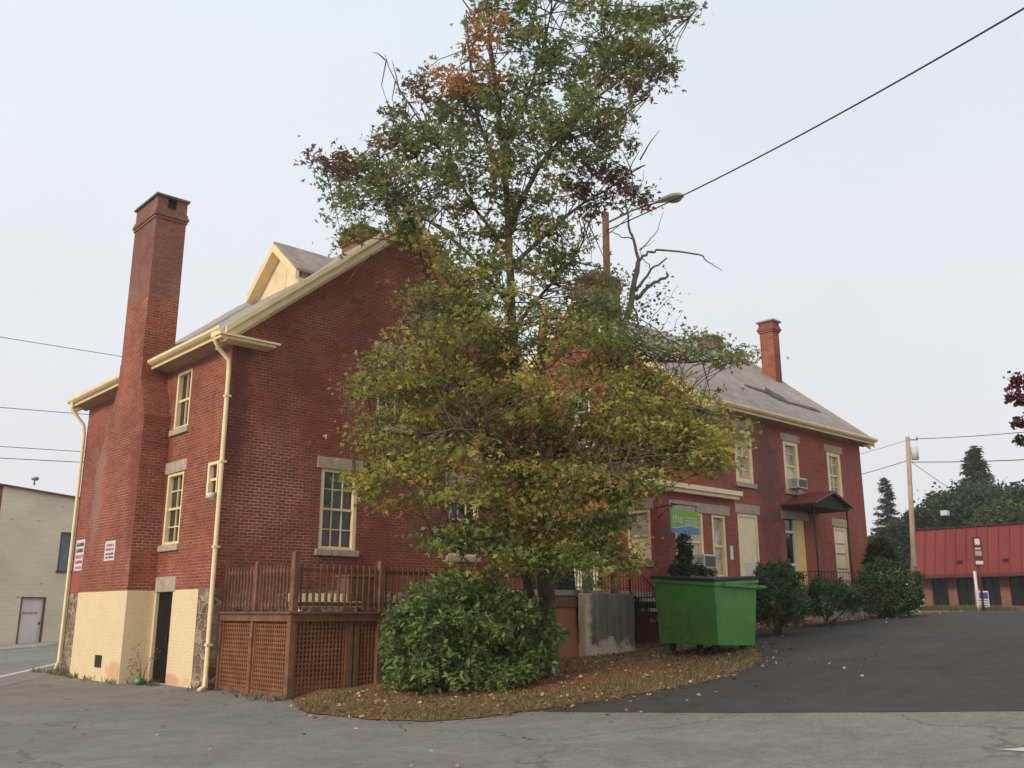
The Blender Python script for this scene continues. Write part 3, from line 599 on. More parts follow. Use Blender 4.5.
m.hexa([(30.3, 18.55, zf(18.55) + .012), (31.1, 18.3, zf(18.3) + .012), (31.2, 18.6, zf(18.6) + .012), (30.4, 18.9, zf(18.9) + .012)], [(30.3, 18.55, zf(18.55) + .1), (31.1, 18.3, zf(18.3) + .03), (31.2, 18.6, zf(18.6) + .1), (30.4, 18.9, zf(18.9) + .22)])
m.build('loose_slates', 'slate_patch', RR)
# canopy over the door
fY = float(at(816, 508, 0, 28.7)[1]); fY = max(14.9, min(16.3, fY)); cX0, cX1 = 28.6, 30.9; cXM = (cX0 + cX1) / 2; cz = 5.35
m = MB(); m.prism([(cX0 - .15, cz), (cXM, cz + .48), (cX1 + .15, cz), (cX1 + .15, cz - .06), (cXM, cz + .40), (cX0 - .15, cz - .06)], lambda x, z: (x, fY - .15, z), lambda x, z: (x, RY0 - .03, z))
CN = m.build('canopy', 'canopy_red', B)
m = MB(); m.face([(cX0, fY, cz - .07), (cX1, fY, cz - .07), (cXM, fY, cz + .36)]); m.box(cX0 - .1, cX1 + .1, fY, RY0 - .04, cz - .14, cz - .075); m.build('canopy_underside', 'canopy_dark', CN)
for x in (cX0 + .03, cX1 - .03): m = MB(); m.tube([(x, fY + .05, cz - .1), (x, fY + .05, 1.5)], .03, 8); m.build('canopy_post', 'black_iron', CN)
# low front room
EX0, EX1, EY0, EY1, ETZ = 20.86, 24.62, 16.7, 22.5, 5.22
EWN = [(21.62, 22.98, 2.9, 4.62), (23.42, 24.12, 2.75, 4.62)]; ELW = [(16.98, 17.84, 3.15, 4.62), (19.0, 20.1, 2.5, 4.62), (20.6, 21.8, 3.1, 4.6)]
mb = MB(); wall(mb, PY(EY0), EX0, EX1, .7, [(EX0, ETZ), (EX1, ETZ)], EWN); wall(mb, PX(EX0), EY0, EY1, .7, [(EY0, ETZ), (EY1, ETZ)], ELW)
mb.face([(EX1, EY0, .7), (EX1, RY0, .7), (EX1, RY0, ETZ), (EX1, EY0, ETZ)]); mb.face([(EX0, EY0, ETZ), (EX1, EY0, ETZ), (EX1, EY1, ETZ), (EX0, EY1, ETZ)])
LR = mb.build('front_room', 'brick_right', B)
m = MB(); m.box(EX0 - .28, EX1 + .12, EY0 - .28, RY0 - .005, ETZ + .03, ETZ + .17); m.box(EX0 - .2, EX1 + .05, EY0 - .2, RY0 - .01, ETZ - .08, ETZ + .028); m.box(EX0 - .28, RX0 - .005, RY0, EY1, ETZ + .03, ETZ + .17); m.build('cornice', 'pale_cream', LR)
m = MB(); P_ = PY(EY0); pbox(m, P_, 21.35, 24.35, 4.625, 4.92, -.1, .03); m.build('lintel', 'lintel_stone', LR, bevel=.01)
m = MB(); P_ = PX(EX0); pbox(m, P_, 16.85, 18.1, 4.625, 4.92, -.1, .03); m.build('lintel', 'lintel_stone', LR, bevel=.01)
window(B, PY(EY0), *EWN[0], cols=3, rows=4, pane='glass_curtain', lintel=0); window(B, PY(EY0), *EWN[1], cols=1, rows=2, pane='glass_curtain', lintel=0)
window(B, PX(EX0), *ELW[0], cols=1, rows=2, pane='glass_curtain', lintel=0, panel=.62); window(B, PX(EX0), *ELW[1], cols=2, rows=3, pane='glass_curtain', frame='white_paint'); window(B, PX(EX0), *ELW[2], cols=2, rows=4, pane='glass_curtain', frame='white_paint')
t = empty('house_number', (24.36, EY0, 3.4), 'small white plate on the brick beside the narrow front room window', 'plaque')
m = MB(); pbox(m, PY(EY0), 24.28, 24.42, 3.3, 3.72, -.005, .02); m.build('plate', 'white_paint', t)
def aircon(P, u0, u1, z0, z1, label):
    p = P(u0, z0, .1); t = empty('air_conditioner', p, label, 'air conditioner')
    m = MB(); pbox(m, P, u0, u1, z0, z1, -.1, .38); m.build('casing', 'ac_white', t, bevel=.015)
    m = MB(); pbox(m, P, u0 + .05, u1 - .05, z0 + .05, z1 - .05, .381, .386)
    for k in range(7): z = z0 + .06 + (z1 - z0 - .12) * k / 6.5; pbox(m, P, u0 + .05, u1 - .05, z, z + .014, .386, .396)
    for k in range(5):
        z = z0 + .08 + k * .05; q = P(u0, z, 0); pbox(m, P, u0 - .004, u0 - .001, z, z + .02, .12, .32)
    m.build('grille', 'ac_grille', t); return t
aircon(PY(EY0), 22.42, 23.02, 2.98, 3.38, 'window air conditioner low in the front room window, behind the dumpster'); aircon(PY(RY0), 29.14, 29.76, 5.97, 6.33, 'window air conditioner in the upper window above the door canopy')
# hanging green sign
sy = 15.9; t = empty('hanging_sign', (20.4, sy, 3.9), 'green and blue sign with white lettering hung from the front room corner', 'sign')
sx0, sx1, sz0, sz1 = 20.42, 21.68, 3.86, 4.50
m = MB(); m.box(sx0, sx1, sy, sy + .04, sz0 + .16, sz1); m.build('sign_board', 'sign_green', t)
wv = [(sx0 + (sx1 - sx0) * k / 10, sz0 + .13 + .045 * math.sin(k / 10 * 5.2 - 2.0)) for k in range(11)]
m = MB(); m.prism([(sx0, sz0)] + [(sx1, sz0)] + [(x, z + .045) for x, z in reversed(wv)], lambda x, z: (x, sy - .006, z), lambda x, z: (x, sy + .045, z)); m.build('blue_band', 'sign_blue', t)
m = MB(); [m.hexa([(a[0], sy - .009, a[1] + .045), (b[0], sy - .009, b[1] + .045), (b[0], sy + .0, b[1] + .045), (a[0], sy, a[1] + .045)], [(a[0], sy - .009, a[1] + .066), (b[0], sy - .009, b[1] + .066), (b[0], sy, b[1] + .066), (a[0], sy, a[1] + .066)]) for a, b in zip(wv, wv[1:])]; m.build('wave_line', 'sign_white', t)
fc = bpy.data.curves.new('lettering', 'FONT'); fc.body = 'the'; fc.size = .36; fc.extrude = .003; fo = bpy.data.objects.new('lettering', fc); COL.objects.link(fo); fc.materials.append(MATS['sign_white'])
bpy.context.view_layer.update(); fm = bpy.data.meshes.new_from_object(fo.evaluated_get(bpy.context.evaluated_depsgraph_get())); bpy.data.objects.remove(fo)
fo = bpy.data.objects.new('lettering', fm); COL.objects.link(fo); fm.materials.clear(); fm.materials.append(MATS['sign_white'])
fo.parent = t; fo.location = (sx0 + .05 - 20.4, -.006, sz0 + .28 - 3.9); fo.rotation_euler = (RAD(90), 0, 0)
glyph_rows(PY(sy), sx0 + .62, sx1 - .08, sz0 + .24, sz1 - .16, 3, 'sign_white', t, d=.006)
m = MB(); m.tube([(20.82, 16.72, 4.62), (20.82, 16.3, 4.66), (20.82, sy, 4.66)], .018, 6); m.tube([(20.45, sy + .02, 4.66), (21.65, sy + .02, 4.66)], .016, 6)
for x in (20.5, 21.6): m.tube([(x, sy + .02, 4.66), (x, sy + .02, 4.49)], .01, 6)
m.tube([(20.82, 16.72, 4.3), (20.82, 16.2, 4.64)], .012, 6); m.build('bracket', 'black_iron', t)

# ------------------------------------------------------------------ wooden deck
DXL, DYF, DZ = 9.9, 17.55, 1.76; DXR = 17.0
D = empty('wooden_deck', (DXL, DYF, -.1), 'reddish stained wooden deck with lattice skirt and picket railing by the gable', 'deck')
m = MB()
for k in range(26): y = DYF - .03 + k * .128; m.box(DXL - .14, DXR, y - .11, min(y + .012, Y0 - .005), DZ - .045, DZ)
m.build('decking', 'grey_wood', D)
m = MB(); m.box(DXL - .085, DXL - .045, DYF - .045, Y0 - .01, DZ - .20, DZ - .047); m.build('rim_board', 'deck_wood', D); m = MB(); m.box(DXL - .085, DXR, DYF - .088, DYF - .046, DZ - .20, DZ - .047); m.build('rim_board', 'deck_wood', D)
def post(x, y, z0, z1, w=.11):
    m = MB(); m.box(x - w / 2 - .012, x + w / 2 - .012, y - w / 2 - .012, y + w / 2 - .012, z0, DZ - .205); m.build('post', 'deck_wood', D, bevel=.008)
    m = MB(); m.box(x - w / 2 + .05, x + w / 2 + .05, y - w / 2 + .05, y + w / 2 + .05, DZ + .002, z1); m.build('railing_post', 'deck_wood', D, bevel=.008)
post(DXL, DYF, -.15, 2.98, .14)
for y in (19.2, 20.72): post(DXL, y, -.15, 2.84)
for x in (12.05, 14.3, 16.9): post(x, DYF, -.1, 2.86, .13)
def railing(p, q, z0, z1, mat='deck_wood', nm='railing', par=None, pitch=.145, w=.032):
    m = MB(); p = Vector((*p, 0)); q = Vector((*q, 0)); n = int((q - p).length / pitch)
    for k in range(1, n):
        c = p.lerp(q, k / n); m.box(c.x - w / 2, c.x + w / 2, c.y - w / 2, c.y + w / 2, z0, z1 + random.uniform(-.01, .01))
    e = (q - p).normalized() * .05; off = Vector((abs(e.y), abs(e.x), 0)) * .75
    for z in (z0 + .12, z1 - .12): m.bar((*(p + e + off)[:2], z), (*(q - e + off)[:2], z), .036, .085)
    return m.build(nm, mat, par or D)
DXI, DYI = DXL + .05, DYF + .05
railing((DXI, DYI), (DXI, 19.25), DZ + .03, 2.74); railing((DXI, 19.25), (DXI, 20.77), DZ + .03, 2.74)
railing((DXI, DYI), (12.1, DYI), DZ + .03, 2.74); railing((12.1, DYI), (14.35, DYI), DZ + .03, 2.74); railing((14.35, DYI), (16.95, DYI), DZ + .03, 2.74)
def lattice(P, u0, u1, z0, z1):
    m = MB(); u = u0 + .02
    while u < u1 - .03: pbox(m, P, u, u + .036, z0, z1, .0, .01); u += .088
    z = z0 + .03
    while z < z1 - .03: pbox(m, P, u0, u1, z, z + .036, -.01, -.0005); z += .092
    for a, b in ((u0, u0 + .05), (u1 - .05, u1)): pbox(m, P, a, b, z0, z1, .0105, .03)
    m.build('lattice_panel', 'lattice_wood', D)
lattice(PX(DXL + .015), 17.63, 19.14, .15, DZ - .21); lattice(PX(DXL + .015), 19.26, 20.66, .15, DZ - .21)
lattice(PY(DYF + .015), 9.98, 11.25, .02, DZ - .21); lattice(PY(DYF + .015), 11.5, 12.35, .08, DZ - .21); lattice(PY(DYF + .015), 12.4, 14.2, .1, DZ - .21)
for x in (11.32, 11.47): m = MB(); m.box(x - .05, x + .05, DYF - .03, DYF + .02, 0, DZ - .21); m.build('batten', 'grey_wood', D)
m = MB(); m.box(DXL - .025, DXL + .012, 17.64, 19.14, -.12, .15); m.build('skirt_board', 'deck_wood', D); m = MB(); m.box(DXL - .025, DXL + .012, 19.26, 20.66, -.12, .15); m.build('skirt_board', 'deck_wood', D)
t = empty('slatted_bench', (11.2, 18.6, DZ), 'low cream slatted bench standing on the wooden deck', 'bench')
m = MB(); m.box(10.5, 12.1, 18.35, 18.8, DZ + .10, DZ + .22); m.build('seat', 'pale_cream', t)
m = MB(); [m.box(10.5 + k * .16, 10.6 + k * .16, 18.82, 18.85, DZ + .222, DZ + .40) for k in range(10)]; m.build('backrest', 'pale_cream', t)
for x in (10.55, 11.95): m = MB(); m.box(x, x + .07, 18.4, 18.75, DZ, DZ + .10); m.build('leg', 'pale_cream', t)

t = empty('wooden_box', (12.2, 18.9, DZ), 'dark brown slatted wooden box standing on the deck behind the railing', 'box')
m = MB(); m.box(12.0, 12.75, 18.75, 19.25, DZ + .004, DZ + .78)
for k in range(6): m.box(11.985, 12.765, 18.73, 18.748, DZ + .03 + k * .125, DZ + .13 + k * .125)
m.build('case', 'grey_wood', t); m = MB(); m.box(11.96, 12.8, 18.7, 19.3, DZ + .782, DZ + .83); m.build('lid', 'deck_wood', t, bevel=.01)
# ------------------------------------------------------------------ porch with iron railing and steps
PR = empty('porch', (18, 17, .8), 'small raised porch with black iron railing and steps behind the concrete block', 'porch')
PZ = 2.30
m = MB(); m.box(16.6, EX0 - .005, 17.0, Y0 - .01, PZ - .14, PZ); m.build('floor', 'kerb_grey', PR)
m = MB(); m.box(16.8, EX0 - .01, 17.6, 17.75, .3, PZ - .142); m.build('base', 'dark_door', PR)  # near-black panel put in for the shade in the opening underneath
for k in range(4): m = MB(); m.box(19.95, EX0 - .01, 16.98 - .3 * (k + 1), 16.98 - .3 * k, PZ - .27 - .27 * k, PZ - .18 - .27 * k); m.build('step', 'kerb_grey', PR)
def iron(p, q, z0, z1, par, tilt=0, pitch=.12, curl=False, name='railing'):
    m = MB(); p = Vector((*p, z0)); q = Vector((*q, z0 + tilt)); n = max(2, int((q - p).length / pitch)); h = Vector((0, 0, z1 - z0))
    for k in range(n + 1): c = p.lerp(q, k / n); w = .011 if k % n else .02; m.tube([c, c + h], w, 5)
    m.bar(p + h, q + h, .035, .02); m.bar(p + Vector((0, 0, .08)), q + Vector((0, 0, .08)), .02)
    if curl:
        for k in range(n):
            c = p.lerp(q, (k + .5) / n) + Vector((0, 0, (z1 - z0) * .55)); d = (q - p).normalized()
            pts = [c + d * (.05 * math.cos(a) * (1 - a / 14)) + Vector((0, 0, .16 * math.sin(a) * (1 - a / 14))) for a in np.linspace(0, 9, 14)]; m.tube(pts, .007, 4)
    return m.build(name, 'black_iron', par)
iron((17.2, 17.02), (19.9, 17.02), PZ, PZ + .85, PR); iron((19.92, 17.0), (19.92, 15.85), PZ - .1, PZ + .8, PR, tilt=-1.0)
for x in (17.6, 18.9):
    pass
t = empty('covered_grill', (18.4, 18.2, PZ), 'dark grey covered box standing on the porch behind the tree', 'grill')
m = MB(); m.hexa([(18.0, 18.0, PZ), (18.85, 18.0, PZ), (18.85, 18.6, PZ), (18.0, 18.6, PZ)], [(18.06, 18.05, PZ + .8), (18.8, 18.05, PZ + .8), (18.8, 18.55, PZ + .8), (18.06, 18.55, PZ + .8)]); m.build('cover', 'black_plastic', t, bevel=.05)
m = MB(); m.box(18.15, 18.7, 18.1, 18.5, PZ + .8, PZ + .95); m.build('lid', 'black_plastic', t, bevel=.06)
# iron railing by the front door, with steps
FS = empty('entrance_steps', (29.5, 15.5, 1.5), 'concrete entrance landing and steps with curled iron railing under the red canopy', 'steps')
m = MB(); m.box(28.3, 31.0, 15.95, RY0 - .01, 1.2, 2.24); m.build('landing', 'kerb_grey', FS)
for k in range(3): m = MB(); m.box(31.003 + .3 * k, 31.3 + .3 * k, 15.98, 17.2, 1.3, 2.06 - .2 * k); m.build('step', 'kerb_grey', FS)
iron((28.35, 16.0), (30.95, 16.0), 2.24, 3.05, FS, curl=True, pitch=.2); iron((28.35, 16.0), (28.35, 17.3), 2.24, 3.05, FS, curl=True, pitch=.2)
iron((31.1, 15.95), (32.1, 15.95), 2.1, 2.95, FS, tilt=-.5, pitch=.22)
for i, (x, y, r) in enumerate(((30.3, 14.75, .2), (30.9, 14.65, .26), (31.6, 14.75, .22), (30.6, 15.1, .18), (32.3, 14.85, .2))):
    bm = bmesh.new(); bmesh.ops.create_icosphere(bm, subdivisions=2, radius=r)
    for v in bm.verts: v.co *= 1 + random.uniform(-.18, .18); v.co.z *= .6
    me = bpy.data.meshes.new('edging_rock'); bm.to_mesh(me); bm.free(); me.materials.append(MATS['rock']); o = bpy.data.objects.new('edging_rock', me); COL.objects.link(o)
    o.location = (x, y, bz(x, y) + r * .35); tag(o, 'pale rock in the loose pile beside the entrance steps', 'rock', 'pale rocks beside the entrance steps')

# ------------------------------------------------------------------ concrete wall, plywood, dumpster
t = empty('concrete_block', (17.2, 16.2, .55), 'stained grey concrete wall stub in front of the porch', 'concrete wall')
bm = bmesh.new(); bmesh.ops.create_cube(bm, size=1)
for v in bm.verts: v.co = Vector((18.18 + v.co.x * 1.86, 16.32 + v.co.y * .26, 1.22 + v.co.z * 1.96))
bmesh.ops.subdivide_edges(bm, edges=bm.edges, cuts=9, use_grid_fill=True)
bmesh.ops.bevel(bm, geom=[e for e in bm.edges if len(e.link_faces) == 2 and e.calc_face_angle(0) > 1], offset=.02, segments=1, affect='EDGES')
for v in bm.verts: v.co += Vector([random.gauss(0, .007) for _ in range(3)])
mm = MB(); mm.faces([v.co.copy() for v in bm.verts], []); bm.verts.index_update(); mm.faces([], []); mm.v = [tuple(v.co) for v in bm.verts]
for f in bm.faces: mm.f.append(tuple(v.index for v in f.verts)); mm.m.append(0); mm.uv.append(None); mm.sm.append(False)
bm.free(); mm.build('block', 'stained_concrete', t)
t = empty('plywood_panel', (16.3, 16.6, .4), 'orange brown plywood panel leaning behind the maple trunk', 'panel')
m = MB(); m.hexa([(16.0, 16.40, .35), (17.24, 16.40, .42), (17.24, 16.45, .42), (16.0, 16.45, .35)], [(16.0, 16.52, 1.86), (17.24, 16.52, 1.86), (17.24, 16.57, 1.86), (16.0, 16.57, 1.86)]); m.build('sheet', 'plywood', t)
m = MB(); m.hexa([(15.96, 16.47, 1.87), (17.25, 16.47, 1.87), (17.25, 16.58, 1.87), (15.96, 16.58, 1.87)], [(15.96, 16.5, 2.12), (17.25, 16.5, 2.12), (17.25, 16.6, 2.12), (15.96, 16.6, 2.12)]); m.build('top_board', 'grey_wood', t)
dp0 = at(717, 645.5, 2, 1.0); DU = empty('dumpster', (dp0[0], dp0[1], .83), 'large green metal dumpster with black lids at the driveway edge', 'dumpster')
DU.rotation_euler = (RAD(.6), RAD(1.4), RAD(0))
def dbuild(m, name, mat, par=None, bevel=0):
    off = wloc(DU); m.v = [(x + off.x, y + off.y, z + off.z) for x, y, z in m.v]
    o = m.build(name, mat, DU, bevel=bevel)
    if par is not None: o.parent = par
    return o
WX, LY = 1.72, 1.80                      # local: x to the right-back, y along the long face
m = MB(); b0, t0 = .17, 1.78
m.faces([(.10, .03, b0), (WX - .12, .03, b0), (WX - .12, LY - .04, b0), (.10, LY - .04, b0), (-.04, 0, 1.50), (WX, 0, t0 - .06), (WX, LY, t0 - .06), (-.04, LY, 1.62)],
        [(3, 2, 1, 0), (0, 1, 5, 4), (1, 2, 6, 5), (2, 3, 7, 6), (3, 0, 4, 7), (4, 5, 6, 7)])
body = dbuild(m, 'body', 'dump_green', bevel=.015)
m = MB(); m.hexa([(-.09, -.04, 1.50), (WX + .04, -.04, 1.66), (WX + .04, LY + .04, 1.66), (-.09, LY + .04, 1.62)], [(-.09, -.04, 1.60), (WX + .04, -.04, 1.74), (WX + .04, LY + .04, 1.74), (-.09, LY + .04, 1.70)]); dbuild(m, 'rim', 'dump_green', bevel=.01)
for y0, y1 in ((-.05, LY / 2 - .01), (LY / 2 + .01, LY + .05)):
    m = MB(); za = lambda y: 1.605 + .1 * y / LY
    m.hexa([(-.13, y0, za(y0)), (WX + .02, y0, 1.745), (WX + .02, y1, 1.745), (-.13, y1, za(y1))], [(-.13, y0, za(y0) + .075), (WX + .02, y0, 1.83), (WX + .02, y1, 1.83), (-.13, y1, za(y1) + .075)]); dbuild(m, 'lid', 'black_plastic', bevel=.012)
for y in (-.09, LY + .03):               # fork pockets
    m = MB(); m.box(.35, 1.55, y, y + .06, 1.28, 1.40) if y > 0 else m.box(.25, 1.9, y, y + .05, 1.52, 1.60); dbuild(m, 'fork_pocket', 'dump_green')
m = MB(); m.box(WX - .1, WX + .26, -.12, -.06, 1.54, 1.585); dbuild(m, 'lift_handle', 'dump_green')
m = MB(); m.box(.0, .06, -.035, .03, .98, 1.10); dbuild(m, 'latch', 'dump_green')
for y in (.25, LY - .3):
    for x in (.28, WX - .35):
        m = MB(); m.box(x - .06, x + .06, y - .05, y + .05, .11, .169); c = dbuild(m, 'caster', 'black_iron')
        m = MB(); m.tube([(x, y - .035, .07), (x, y + .035, .07)], .085, 12); dbuild(m, 'wheel', 'rubber', c)

# ------------------------------------------------------------------ poles, lamp, wires
base = px(616.5, 640, 24.8); lx, ly = base[0], base[1]
top = at(605, 213, 0, lx); pz = float(px(605, 213, 24.8)[2])
t = empty('street_lamp', (lx, ly, gz(lx)), 'wooden pole carrying a cobra head street lamp behind the maple', 'street lamp')
m = MB(); m.tube([(lx, ly, gz(lx) - .2), (lx, ly, 5), (lx, ly, pz)], [.125, .115, .10], 12); m.build('pole', 'pole_wood', t)
dirh = Vector(RT) * .9 + Vector(FH) * -.15
q0 = Vector(px(609, 222, 24.8)); q1 = Vector(px(655, 203, 24.6)); q2 = Vector(px(684, 196.5, 24.4))
m = MB(); m.tube([q0 + Vector((0, 0, -.35)), q0.lerp(q1, .5) + Vector((0, 0, -.06))], .014, 6); m.tube([q0, q0.lerp(q1, .5) + Vector((0, 0, .06)), q1, q1.lerp(q2, .15)], .028, 8); m.build('arm', 'grey_metal', t)
ax = (q2 - q1); Lh = ax.length; ax.normalize(); sd = ax.cross(Vector((0, 0, 1))).normalized(); uh = sd.cross(ax).normalized()
vs = []; fs = []; prof = [(0, .045, .04), (.1, .075, .06), (.3, .12, .11), (.6, .18, .15), (.85, .15, .13), (1, .06, .05)]
for (s_, w_, h_) in prof:
    for k in range(10):
        a = math.pi * k / 9; vs.append(q1 + ax * (Lh * s_) + sd * (math.cos(a) * w_) + uh * (math.sin(a) * h_ * 1.15))
for i in range(len(prof) - 1):
    for k in range(10): fs.append((i * 10 + k, i * 10 + (k + 1) % 10, (i + 1) * 10 + (k + 1) % 10, (i + 1) * 10 + k))
fs += [tuple(range(10)), tuple(range(50, 60))]
m = MB(); m.faces(vs, fs, True); lh = m.build('lamp_head', 'lamp_beige', t)
vs = []
for (s_, w_, h_) in ((.40, .07, .02), (.55, .13, .10), (.75, .13, .12), (.92, .09, .06)):
    for k in range(9): a = math.pi * k / 8; vs.append(q1 + ax * (Lh * s_) + sd * (math.cos(a) * w_) - uh * (math.sin(a) * h_ * 1.1 + .004))
fs = [(i * 9 + k, i * 9 + (k + 1) % 9, (i + 1) * 9 + (k + 1) % 9, (i + 1) * 9 + k) for i in range(3) for k in range(9)] + [tuple(range(9)), tuple(range(27, 36))]
m = MB(); m.faces(vs, fs, True); m.build('lens', 'lamp_glass', lh); m = MB(); c = q1.lerp(q2, .18) + uh * .09; m.tube([c - uh * .04, c + uh * .05], .04, 8); m.build('photocell', 'black_plastic', lh)
def wire(p, q, sag, r, label, n=24, name='overhead_wire'):
    p = Vector(p); q = Vector(q); m = MB(); m.tube([p.lerp(q, k / n) - Vector((0, 0, 4 * sag * (k / n) * (1 - k / n))) for k in range(n + 1)], r, 5); o = m.build(name, 'wire_black'); tag(o, label, 'wire'); return o
wire((lx, ly, pz - .55), px(1180, -85, 10.5), .25, .017, 'thick black overhead wire rising from the street lamp to the upper right')
for (ya, yb, d, lab) in ((337, 357, 62, 'highest thin wire left of the brick chimney'), (407, 417, 60, 'thin wire just above the left eave corner'), (446, 454, 64, 'faint thin wire above the cream building roof'), (457.5, 464, 58, 'dark wire lowest above the cream building')):
    wire(px(-150, ya - (yb - ya) * 1.25, d - 3), px(190, yb + (yb - ya) * .5, d + 6), .05, .024, lab)
# utility pole
ub = px(916, 606, 49.0); ux, uy = ub[0], ub[1]; utz = float(px(907.5, 437, 49.0)[2])
t = empty('utility_pole', (ux, uy, gz(ux)), 'pale wooden utility pole with a grey transformer beside the red roofed shop', 'utility pole')
ut = Vector(px(907.5, 437, 49.0)); upt = lambda z: Vector((ux, uy, gz(ux))).lerp(Vector((ut.x, ut.y, utz)), (z - gz(ux)) / (utz - gz(ux)))
m = MB(); m.tube([(ux, uy, gz(ux) - .2), (ut.x, ut.y, utz)], [.15, .11], 12); m.build('pole', 'pole_pale', t)
Rv = Vector(RT); zt = float(px(914, 453, 49.0)[2]); tcn = upt(zt) + Rv * .34; tcn.z = 0
m = MB(); m.tube([tcn + Vector((0, 0, zt - .36)), tcn + Vector((0, 0, zt + .32))], .19, 12); tr_ = m.build('transformer', 'ac_white', t); m = MB(); m.bar(upt(zt), tcn + Vector((0, 0, zt)), .06); m.build('mount', 'grey_metal', tr_)
m = MB(); m.bar(upt(utz - .15), upt(utz - .15) + Rv * .55, .06); m.tube([upt(utz - .12) + Rv * .5, upt(utz) + Rv * .5], .05, 6); m.build('bracket', 'grey_metal', t)
zz = float(px(908, 561, 49.0)[2]); m = MB(); _q = upt(zz) - Vector(FH) * .16; m.box(_q.x - .08, _q.x + .08, _q.y - .08, _q.y + .08, zz - .3, zz + .3); m.build('meter_box', 'grey_metal', t)
tp_ = upt(utz - .1) + Rv * .5; tl = lambda yy: upt(float(px(909, yy, 49)[2]))
wire(tp_, px(1100, 424, 40), .1, .018, 'thin power line running right from the top of the utility pole'); wire(tl(462), px(1100, 455, 42), .1, .022, 'power line running right just under the transformer'); wire(tl(460), px(800, 487, 60), .15, .018, 'wire from the utility pole going left behind the brick building')
wire(tl(440), px(780, 470, 70), .2, .012, 'faint wire leaving the utility pole top towards the left'); wire(tl(460), px(962, 496, 62), .05, .016, 'slanting wire from the utility pole down into the trees'); wire(tl(511), px(1100, 502, 42), .1, .02, 'low communication cable crossing in front of the trees')
t = empty('cable_box', px(945, 515, 47.0), 'small white box hanging on the low cable', 'cable box'); c = px(945, 513, 47.0); m = MB(); m.box(c[0] - .17, c[0] + .17, c[1] - .17, c[1] + .17, c[2] - .14, c[2] + .12); m.build('case', 'ac_white', t, bevel=.03)

# ------------------------------------------------------------------ red roofed shop on the right
SX = 59.0; SB = empty('shop', (SX, 20, 1.85), 'low brick shop with a tall red metal mansard roof and dark windows', 'shop')
sy0, sy1 = -6.0, 26.45
SW = [(y, y + .98, 2.10, 3.76) for y in np.arange(-5.5, 25.3, 1.52)]
mb = MB(); wall(mb, PX(SX), sy0, sy1, 1.8, [(sy0, 3.85), (sy1, 3.85)], SW, .25); mb.face([(SX, sy1, 1.8), (SX + 18, sy1, 1.8), (SX + 18, sy1, 3.85), (SX, sy1, 3.85)]); mb.build('wall', 'brick_shop', SB)
for (a, b, c, d) in SW:
    m = MB(); P_ = PX(SX); [pbox(m, P_, u, u + .07, c, d, -.2, -.1) for u in (a, (a + b) / 2 - .035, b - .07)]; pbox(m, P_, a + .07, b - .07, c, c + .07, -.2, -.101); pbox(m, P_, a + .07, b - .07, d - .07, d, -.2, -.101); f_ = m.build('window', 'black_iron', SB)
    m = MB(); pbox(m, P_, a + .02, b - .02, c + .02, d - .02, -.24, -.15); m.build('pane', 'glass_shop', f_)
m = MB(); fx0, fx1, fz0, fz1 = SX - 1.1, SX - .35, 3.86, 6.75
m.prism([(fx0, fz0), (fx0 - .02, fz0 + .12), (fx1, fz1), (fx1 + .5, fz1), (fx1 + .5, fz0)], lambda x, z: (x, sy0 - .6, z), lambda x, z: (x, sy1 + .2, z)); RF = m.build('roof', 'metal_red', SB)
m = MB()
for y in np.arange(sy0 - .5, sy1 + .15, .62): m.hexa([(fx0 - .09, y, fz0 + .13), (fx0 - .09, y + .06, fz0 + .13), (fx0, y + .06, fz0 + .13), (fx0, y, fz0 + .13)], [(fx1 - .08, y, fz1), (fx1 - .08, y + .06, fz1), (fx1 + .02, y + .06, fz1), (fx1 + .02, y, fz1)])
m.build('standing_seams', 'metal_red', RF); m = MB(); m.box(fx0 - .14, fx0 + .1, sy0 - .6, sy1 + .2, fz0 - .1, fz0 + .1); m.build('eave_trim', 'metal_red_dark', RF); m = MB(); m.box(fx1 - .12, fx1 + .6, sy0 - .6, sy1 + .22, fz1 + .003, fz1 + .1); m.build('ridge_cap', 'canopy_dark', RF)
for y in (23.6, 21.0):
    z = 4.7; xx = fx0 + (fx1 - fx0) * (z - fz0) / (fz1 - fz0) - .1; m = MB(); m.box(xx - .1, xx + .06, y - .14, y + .14, z - .07, z + .07); m.build('roof_light', 'black_iron', RF)
# signs before the shop
def at_d(x, d): p = px(x, 600, d); return float(p[0]), float(p[1])
gx, gy = at_d(978, 50); t = empty('yard_sign', (gx, gy, gz(gx)), 'blue and white yard sign on a white post before the shop', 'sign')
m = MB(); m.box(gx - .06, gx + .06, gy - .06, gy + .06, 1.7, float(px(974, 571, 50)[2])); m.build('post', 'white_paint', t)
z0_, z1_ = float(px(978, 607, 50)[2]), float(px(978, 591, 50)[2]); ba = Vector((gx, gy, 0)); ya = .5
def yard(u0, u1, za, zb, d0, d1, nm, mat): m = MB(); b4 = [ba + Rv * u + Vector(FH) * d for u, d in ((u0, d0), (u1, d0), (u1, d1), (u0, d1))]; m.hexa([b + Vector((0, 0, za)) for b in b4], [b + Vector((0, 0, zb)) for b in b4]); return m.build(nm, mat, t)
yard(-.12, .52, z0_, z1_, -.13, -.08, 'sign_board', 'sign_white'); yard(.02, .48, z0_ + .42, z1_ - .08, -.14, -.131, 'blue_field', 'sign_navy'); yard(.1, .22, z0_ + .52, z0_ + .64, -.146, -.1405, 'emblem', 'sign_white')
for k in range(3): yard(-.05, .46, z0_ + .06 + k * .12, z0_ + .1 + k * .12, -.136, -.131, 'text_line', 'sign_navy')
